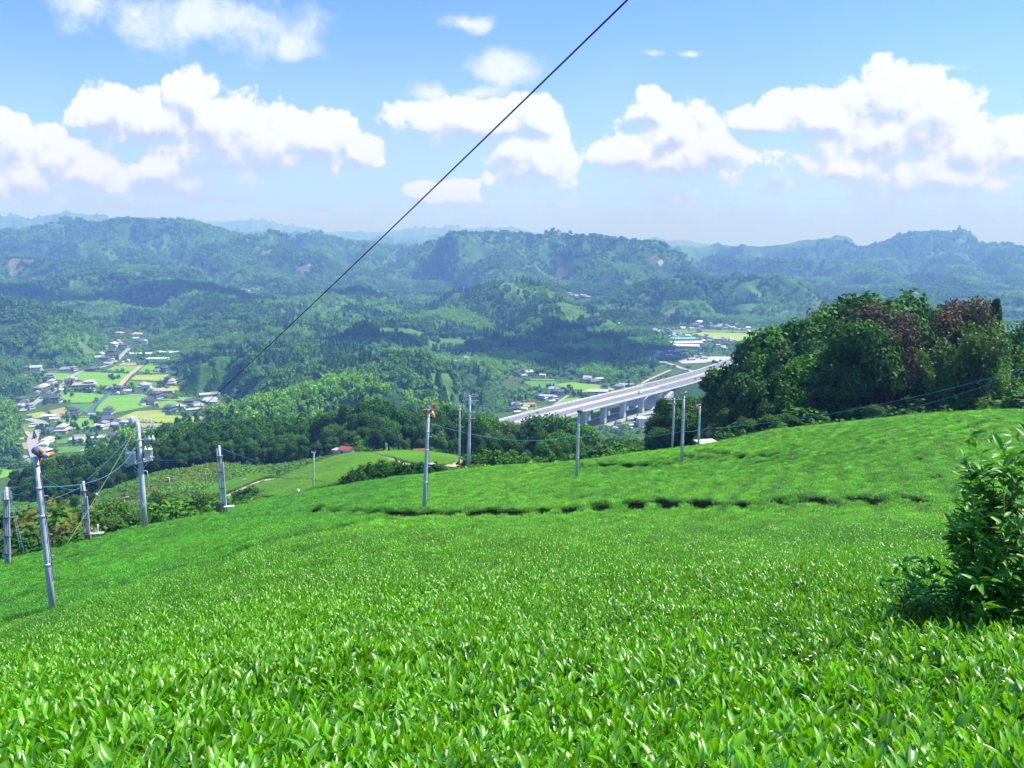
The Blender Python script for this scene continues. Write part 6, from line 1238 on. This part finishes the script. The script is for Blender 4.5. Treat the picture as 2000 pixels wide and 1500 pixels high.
MB().tube([at(276, 825) + Vector((-.28, 0, 0)), at(279, 905) + Vector((-.33, 0, 0))], .05, 6).build("riser_pipe", MT_PIPE, t_)
PU = p
# wires
MT_BLUEW = mat("blue_cable", (0.10, 0.30, 0.50), 0.5, 0.05); MT_BLACK = mat("black_cable", (0.012, 0.012, 0.015), 0.6, 0.05); MT_OLIVE = mat("guy_wire_sleeve", (0.33, 0.38, 0.22), 0.6, 0.05)
def wire(a, b_, sag, r, m_, label, name="cable", group=None, n=28, cat="cable", ext=0.0):
    a, b_ = Vector(a), Vector(b_); pts = [a.lerp(b_, i / n) - Vector((0, 0, sag * 4 * (i / n) * (1 - i / n))) for i in range(n + 1)]
    if ext: pts = [pts[0] + (pts[0] - pts[1]).normalized() * ext] + pts      # on to its next support behind the viewer
    o = MB().tube([p_ - a for p_ in pts], r, 6).build(name, m_, None, True); o.location = a; return tag(o, label, cat, group)
def W3(px, py, Y): return PT(px, py, Y)
Yp = PU[1]
wire(PT(1256, -30, 4.6), PT(165, 948, P165[0][1]), 0.9, 0.006, MT_BLACK, "long black cable slanting down across the sky and hills", n=60, ext=22.0)
wire(PT(166, 948, P165[0][1]), PT(-30, 1012, 60), 0.3, 0.016, MT_BLUEW, "thin blue cable leaving the conduit pole low to the left", group="blue cables at the left")
wire(W3(265, 872, Yp), W3(85, 951, 26.6), 1.0, 0.016, MT_BLUEW, "thickest bright blue cable sagging from transformer pole to tall fan pole", group="blue cables at the left")
wire(W3(262, 842, Yp), W3(168, 938, P165[0][1]), 0.25, 0.018, MT_BLUEW, "blue cable from the transformer pole top down to conduit pole", group="blue cables at the left")
wire(W3(81, 930, 26.6), W3(163, 946, P165[0][1]), 0.5, 0.014, MT_BLUEW, "slack blue cable between the tall fan pole and conduit pole", group="blue cables at the left")
wire(W3(66, 933, 26.6), W3(18, 953, P13[0][1]), 0.15, 0.014, MT_BLUEW, "upper blue cable from tall fan pole to left edge pole", group="blue cables at the left")
wire(W3(70, 938, 26.6), W3(20, 961, P13[0][1]), 0.35, 0.014, MT_BLUEW, "lower blue cable from tall fan pole to left edge pole", group="blue cables at the left")
wire(W3(13, 955, P13[0][1]), W3(-40, 975, 40), 0.1, 0.014, MT_BLUEW, "blue cable leaving the left edge pole out of the picture", group="blue cables at the left")
wire(W3(20, 958, P13[0][1]), W3(46, 1072, P13[0][1] - 2), 0.4, 0.012, MT_BLUEW, "right one of two loose blue cables hanging to the scrub", group="blue cables at the left")
wire(W3(19, 962, P13[0][1]), W3(40, 1075, P13[0][1] - 2), 0.2, 0.012, MT_BLUEW, "left one of two loose blue cables hanging to the scrub", group="blue cables at the left")
o = wire(W3(266, 835, Yp), W3(130, 1064, 62), 0.15, 0.02, MT_OLIVE, "olive guy wire with white ball running down from transformer pole", name="guy_wire"); bb = W3(184, 968, 68)
mid = (Vector(W3(266, 835, Yp)).lerp(Vector(W3(130, 1064, 62)), 0.6)) - Vector(o.location); MB().tube([mid + Vector((0, 0, -.09)), mid + Vector((0, 0, -.05)), mid + Vector((0, 0, .05)), mid + Vector((0, 0, .09))], [.04, .09, .09, .04], 10).build("marker_ball", MT_CER, o, True)
wire(W3(296, 897, Yp), W3(431, 875, P432[0][1]), 0.5, 0.012, MT_BLUEW, "faint blue cable from transformer pole to the brow pole")
wire(W3(432, 876, P432[0][1]), W3(612, 930, 128), 0.3, 0.012, MT_BLUEW, "faint dark cable from the brow pole over the middle slope")
wire(W3(1367, 838, 88), W3(2030, 712, 70), 1.0, 0.016, MT_BLUEW, "upper blue cable crossing in front of the dark grove", group="blue cables before the grove"); wire(W3(1367, 845, 88), W3(2030, 716, 70), 1.9, 0.013, MT_BLUEW, "lower blue cable crossing in front of the dark grove", group="blue cables before the grove")
wire(W3(1334, 842, 82), W3(1367, 838, 88), 0.15, 0.016, MT_BLUEW, "short blue cable between the two right fan poles"); wire(W3(1129, 850, 78), W3(1333, 842, 78), 0.5, 0.013, MT_BLUEW, "blue cable between the hedge fan pole and tallest fan pole"); wire(W3(834, 825, 51.6), W3(1128, 849, 78), 0.9, 0.012, MT_BLUEW, "faint blue cable from path fan pole to hedge fan pole")
# ------------------------------------------------------------------ sheds, van, person
def at_mid(px, py, Y): v = PT(px, py, Y); return Vector((v[0], v[1], H1(v[0], v[1])))
c = at_mid(672, 889, 248); c.z = PT(672, 889.5, 248)[2] - 0.1
s_ = thing("shed", "small blue-walled tool shed with rusty red gabled roof under dark trees", "shed", c, -0.35)
MB().box((1.0, 0, 1.1), (3.6, 3.2, 2.4)).build("wall", WALLS['blue'], s_); hip(MB(), 3.6, 3.2, 2.2, 0.9, 1.0, 0.35, 0.1).build("roof", ROOFS['red'], s_).location = (1.0, 0, 0)
MB().box((-2.1, 0, 0.9), (2.6, 2.8, 1.9)).build("lean_to_wall", WALLS['grey'], s_); MB().box((-2.2, 0, 1.95), (3.2, 3.3, 0.1)).build("lean_to_roof", ROOFS['tan'], s_); MB().box((0.2, -1.62, 0.9), (0.9, 0.08, 1.8)).build("door", MT_GLASS, s_)
c = at_mid(820, 886, 246); c.z = PT(820, 885.5, 246)[2] - 0.6
s_ = thing("shed", "low shed with weathered reddish brown roof half sunk behind the tea", "shed", c, 0.1)
MB().box((0, 0, 0.6), (3.6, 2.2, 1.4)).build("wall", WALLS['brown'], s_); hip(MB(), 3.6, 2.2, 1.2, 0.9, 1.0, 0.25, 0.1).build("roof", ROOFS['red'], s_); MB().box((2.1, -0.4, 1.5), (0.35, 0.5, 0.9)).build("gable_board", WALLS['white'], s_)
c = at_mid(1380, 866, 96); c.z = PT(1382, 862, 96)[2] - 1.9
s_ = thing("shed", "low shed showing only its white flat roof above the tea", "shed", c, 0.25)
MB().box((0, 0, 0.9), (2.2, 1.8, 1.8)).build("wall", WALLS['brown'], s_); MB().box((0, 0, 1.86), (2.5, 2.1, 0.12)).build("roof", ROOFS['white'], s_)
c = at_mid(841, 913, 138); c.z = PT(841, 914, 138)[2] - 0.9
v_ = thing("van", "small white van roof showing above the dark unclipped bushes", "van", c, 0.9)
MB().box((0, 0, 0.75), (2.9, 1.3, 0.8), taper=.97).build("body", WHT, v_); MB().box((-.2, 0, 1.4), (2.2, 1.2, 0.6), taper=0.84).build("cabin", WHT, v_); MB().box((0.95, 0, 1.35), (0.12, 1.0, 0.4)).build("windscreen", MT_GLASS, v_)
for sx in (1, -1):
    for sy in (1, -1): MB().tube([(sx * .9, sy * .5, .25), (sx * .9, sy * .67, .25)], .25, 12).build("wheel", MT_TYRE, v_)
def skin(name, nodes, edges, m_, parent, sub=1):
    me_ = bpy.data.meshes.new(name); me_.from_pydata([n_[0] for n_ in nodes], edges, []); me_.materials.append(m_); o = link(name, me_, parent)
    o.modifiers.new("skin", 'SKIN'); 
    for i, n_ in enumerate(nodes): me_.skin_vertices[0].data[i].radius = (n_[1], n_[1]); me_.skin_vertices[0].data[i].use_root = (i == 0)
    s2 = o.modifiers.new("sub", 'SUBSURF'); s2.levels = s2.render_levels = sub; return o
c = None
for Yp_ in np.arange(100, 240, 1.0):
    q_ = PT(577, 954, Yp_); g_ = H1(q_[0], q_[1])
    if q_[2] - g_ >= 1.62 or Yp_ > 238: continue
    c = Vector((q_[0], q_[1], q_[2] - 1.62)); break
c = c or Vector(PT(577, 972, 142))
pr = thing("person", "person in white work clothes and pale hat bending over the tea rows", "person", c, -0.5)
SKINM = mat("skin", (0.55, 0.36, 0.26), 0.6, 0.05); CLO = mat("white_work_clothes", (0.8, 0.8, 0.82), 0.8, 0.06); TRO = mat("pale_trousers", (0.62, 0.58, 0.52), 0.85, 0.08)
bn = [((0, 0, .92), .13), ((.06, 0, 1.10), .15), ((.2, 0, 1.28), .16), ((.32, 0, 1.38), .06), ((.42, 0, 1.43), .10), ((.48, 0, 1.46), .08), ((.26, .17, 1.30), .06), ((.42, .20, 1.08), .045), ((.60, .16, .98), .035), ((.68, .15, .95), .03), ((.26, -.17, 1.30), .06), ((.42, -.20, 1.08), .045), ((.60, -.14, 1.0), .035), ((.68, -.13, .97), .03), ((0, .09, .85), .10), ((.04, .10, .46), .065), ((-.03, .10, .06), .05), ((.10, .11, .03), .035), ((0, -.09, .85), .10), ((.08, -.10, .46), .065), ((.02, -.10, .06), .05), ((.15, -.11, .03), .035)]
be = [(0, 1), (1, 2), (2, 3), (3, 4), (4, 5), (2, 6), (6, 7), (7, 8), (8, 9), (2, 10), (10, 11), (11, 12), (12, 13), (0, 14), (14, 15), (15, 16), (16, 17), (0, 18), (18, 19), (19, 20), (20, 21)]
skin("body", bn, be, SKINM, pr, 2)
skin("jacket", [((0, 0, .90), .17), ((.06, 0, 1.10), .18), ((.2, 0, 1.28), .19), ((.29, 0, 1.35), .09), ((.26, .19, 1.30), .08), ((.42, .21, 1.08), .06), ((.56, .17, 1.0), .05), ((.26, -.19, 1.30), .08), ((.42, -.21, 1.08), .06), ((.56, -.15, 1.02), .05)], [(0, 1), (1, 2), (2, 3), (2, 4), (4, 5), (5, 6), (2, 7), (7, 8), (8, 9)], CLO, pr, 2)
skin("trousers", [((0, 0, .90), .16), ((0, .09, .82), .12), ((.04, .10, .46), .085), ((-.02, .10, .12), .07), ((0, -.09, .82), .12), ((.08, -.10, .46), .085), ((.02, -.10, .12), .07)], [(0, 1), (1, 2), (2, 3), (0, 4), (4, 5), (5, 6)], TRO, pr, 2)
h_ = Vector((.46, 0, 1.50)); hx = Vector((.35, 0, 1)).normalized(); MB().tube([h_ - hx * .01, h_, h_ + hx * .02, h_ + hx * .10, h_ + hx * .14], [.22, .225, .12, .11, .04], 16).build("sun_hat", CLO, pr, True)
# small dead sapling with orange leaves by the shed
p, q = base_top(1382, 868, 1386, 830, 98); t_ = pole_root("dead_sapling", "thin orange-brown dead sapling standing behind the white shed roof", "sapling", p); d = q - p
MB().tube([Vector((0, 0, -.5)), d * .5 + Vector((.05, 0, 0)), d], [.06, .05, .02], 6).build("stem", MT_RUST, t_)
r_ = np.random.default_rng(77); P_ = np.array([list(d * (0.6 + 0.4 * random.random())) for _ in range(60)]) + r_.normal(0, .16, (60, 3)); V_, F_ = quads(P_, r_.normal(0, 1, (60, 3)), .14, r_); q_ = link("leaves", np_mesh("leaves", V_, F_, F_BROWN, {'tint': ('FLOAT', np.full(len(V_), .9))}), t_)
# a bright orange tea fruit lying on the canopy
c = surf(595, 1138); t_ = MB().tube([(0, 0, -.02), (0, 0, 0), (0, 0, .03), (0, 0, .05)], [.01, .03, .032, .012], 10).build("dry_seed_pod", MT_TIP, None, True); t_.location = (c[0], c[1], c[2] + 0.07); tag(t_, "single orange-yellow seed pod resting on the tea leaves", "seed pod")

# ------------------------------------------------------------------ the unclipped bush at the right edge and tall shoots
F_BUSH = leafmat("bush_leaf", (0.035, 0.16, 0.012), (0.17, 0.47, 0.035), 0.42, 0.25, 0.35, inst=False)
F_BUSH2 = leafmat("low_shoot_leaf", (0.02, 0.13, 0.005), (0.12, 0.42, 0.02), 0.4, 0.3, 0.5, inst=False)
MT_STEM = mat("tea_stem", (0.20, 0.13, 0.06), 0.8, 0.3, 8.0)
def shoot_leaves(paths, nl, ll, r_, f0=0.2, spread=(5, 60)):
    B, D, Ls, Tn_ = [], [], [], []; nl0 = nl
    for pts in paths:
        pts = np.array(pts); nl = nl0 * 3 if len(pts) > 4 else nl0; t_ = f0 + (1 - f0) * r_.random(nl); i = np.minimum((t_ * (len(pts) - 1)).astype(int), len(pts) - 2); fr = t_ * (len(pts) - 1) - i
        b_ = pts[i] * (1 - fr[:, None]) + pts[i + 1] * fr[:, None]; B.append(b_); D.append(rand_dirs(nl, spread[0], spread[1], r_)); Ls.append(ll * (0.6 + 0.7 * r_.random(nl))); Tn_.append(np.clip(0.25 + 0.5 * (t_ > .8) + r_.normal(.1, .18, nl), 0, 1))
    B, D, Ls, Tn_ = map(np.concatenate, (B, D, Ls, Tn_)); up = np.tile([0, 0, 1.], (len(B), 1)) + r_.normal(0, .4, (len(B), 3)); V, F_, nv = leaf_arrays(B, D, up, Ls, Ls * .38, 5, .35, .3)
    return np_mesh("foliage", V, F_, F_BUSH, {'tint': ('FLOAT', np.repeat(Tn_, nv))}, True)
def tall_bush(label, stems, nl, ll, seed, root, spread=(5, 60), lm=None):
    """stems: (px, top py, depth, foot px): each a woody stem rising out of the canopy"""
    r_ = np.random.default_rng(seed); t_ = thing("tea_bush", label, "bush", root, 0); paths = []
    for px, py, Y, bx in stems:
        tip = PT(px, py, Y); fx = PT(bx, 1200, Y)[0]; gz = float(near_h([fx], [Y])[0]) - 0.25
        a = np.array([fx, Y, gz]) - np.array(root); b_ = tip - np.array(root); k = r_.normal(0, .025, (6, 3)); pts = [a + (b_ - a) * (j / 5) + k[j] * math.sin(math.pi * j / 5) + np.array([0, 0, 0]) for j in range(6)]; paths.append(pts)
        MB().tube(pts[:5], [.008, .007, .006, .005, .003], 6).build("stem", MT_STEM, t_, True)
        for _ in range(5):
            j = r_.integers(1, 5); q0 = np.array(pts[j]); dd = rand_dirs(1, 25, 65, r_)[0]; L_ = .10 + .14 * r_.random(); bp_ = [q0, q0 + dd * L_ * .5, q0 + dd * L_ + np.array([0, 0, .03])]; paths.append(bp_)
    o = link("foliage", shoot_leaves(paths, nl, ll, r_, 0.12, spread), t_)
    if lm: o.data.materials[0] = lm
    return t_
Yb = 4.6
stems = []
for px, py, dY, bx in [(1895,852,0,1930),(1925,930,.15,1935),(1958,862,-.1,1985),(1990,850,.1,2010),(2015,870,0,2030),(1880,960,.2,1905),(1868,1000,.1,1920),(1900,990,-.15,1925),(1945,940,.25,1960),(1975,920,.3,1990),(1912,1050,-.2,1930),(1960,1010,-.2,1985),(2005,940,-.25,2020),(1890,1080,-.1,1935),(1875,1070,.15,1925),(1930,1030,.3,1950),(1990,1050,-.3,2000),(2040,900,.2,2040),(2030,1000,-.1,2030),(1940,1100,-.3,1960),(1905,1120,-.2,1940),(1910,1130,-.35,1930),(1970,1110,-.35,1980),(1962,890,.4,1970),(1918,885,.35,1935),(2000,1110,-.2,2000),(1895,1030,.4,1920),(1940,990,.5,1950),(1980,980,.5,1985),(1905,940,.2,1925),(2020,1080,-.3,2020),(1890,900,.1,1925),(1935,845,.2,1950),(1975,838,.1,1985),(2010,842,.2,2015),(1905,850,.3,1935),(1998,905,.3,2005),(1880,935,.3,1920),(2035,850,.1,2035)]:
    stems.append((px, py, Yb + dY, bx))
tall_bush("tall dark unclipped tea bush rising at the right edge of the foreground", stems, 13, 0.092, 5, tuple(PT(1950, 1200, Yb)))
tall_bush("low dark sprouting tea shoots just left of the tall bush", [(1765,1085,4.9,1790),(1745,1120,4.9,1770),(1800,1100,5.1,1810),(1825,1090,4.8,1830),(1840,1120,4.7,1850),(1785,1130,4.8,1800),(1815,1140,4.6,1825),(1760,1140,4.8,1775),(1850,1150,4.6,1860),(1800,1160,4.5,1810)], 7, 0.070, 6, tuple(PT(1800, 1180, 4.8)), (5, 60), F_BUSH2)
tall_bush("few dark shoots standing up at lower right centre of the tea", [(1495,1262,4.2,1500),(1470,1275,4.1,1480),(1520,1272,4.1,1515),(1540,1285,4.0,1530)], 6, 0.07, 8, tuple(PT(1500, 1290, 4.1)), (10, 70))
tall_bush("few dark shoots standing up at the centre of the foreground tea", [(1118,1248,4.6,1122),(1132,1255,4.6,1130),(1142,1262,4.5,1136)], 6, 0.06, 9, tuple(PT(1130, 1270, 4.6)), (10, 70))
tall_bush("small cluster of dark low shoots left of the foreground centre", [(835,1255,4.9,838),(848,1262,4.8,850),(822,1265,4.8,828),(858,1270,4.8,856)], 6, 0.05, 10, tuple(PT(840, 1275, 4.8)), (0, 50))
# ------------------------------------------------------------------ drifting clouds high above the frame: their shadows darken parts of the hills
MT_CLOUD = mat("cloud_white", (0.9, 0.9, 0.9), 1.0, 0.02, 0.002)
def cloud(x, y, z, a, b_, seed, label, rz=0.0):
    n1, n2_ = 72, 28; th = np.linspace(0, 2 * np.pi, n1, endpoint=False); ph = np.linspace(-np.pi / 2, np.pi / 2, n2_); T_, P_ = np.meshgrid(th, ph)
    ux, uy = np.cos(T_), np.sin(T_); edge = 0.62 + 0.75 * fbm(ux * 1.6 + seed, uy * 1.6, 4); bump = 1 + 0.5 * (fbm(ux * 3 + np.sin(P_) * 2 + seed, uy * 3, 3) - .5)
    X = a * ux * np.cos(P_) * edge * bump; Yy = b_ * uy * np.cos(P_) * edge * bump; Zz = np.where(P_ > 0, 150, 35) * np.sin(P_) * bump
    V = np.stack([X, Yy, Zz], -1).reshape(-1, 3); i = (np.arange(n2_ - 1)[:, None] * n1 + np.arange(n1)[None]); j = (np.arange(n2_ - 1)[:, None] * n1 + (np.arange(n1)[None] + 1) % n1)
    F_ = np.stack([i, j, j + n1, i + n1], -1).reshape(-1, 4); o = link("cloud", np_mesh("cloud", V, F_, MT_CLOUD, smooth_=True)); o.location = (x, y, z); o.rotation_euler = (0, 0, rz); o['kind'] = 'structure'
off = lambda gx, gy, z=1250.0, gz=-130.0: (gx + sd.x / sd.z * (z - gz), gy + sd.y / sd.z * (z - gz))
cloud(*off(-1250, 2330), 1250, 620, 190, 3, "", 0.05); cloud(*off(-620, 2420), 1250, 260, 110, 9, ""); cloud(*off(170, 1480), 1250, 170, 190, 14, "", 0.4); cloud(*off(-330, 1330), 1250, 190, 80, 21, "", 0.3)
# ------------------------------------------------------------------ haze
z0, z1 = -402.0, 345.0
hb = MB().box((0, 8000, (z0 + z1) / 2), (34000, 18500, z1 - z0))
m, t, b = new_mat("haze"); t.nodes.remove(b); pv = t.nodes.new('ShaderNodeVolumePrincipled'); pv.inputs['Color'].default_value = (0.23, 0.46, 1.0, 1); pv.inputs['Absorption Color'].default_value = (0.86, 0.94, 1, 1); pv.inputs['Density'].default_value = HAZE_DENS; pv.inputs['Anisotropy'].default_value = 0.0
t.links.new(pv.outputs[0], t.nodes['Material Output'].inputs['Volume'])
h_ = hb.build("haze", m); tag(h_, "blue summer haze filling the air over the valleys", "haze", None, 'stuff'); h_.display_type = 'WIRE'
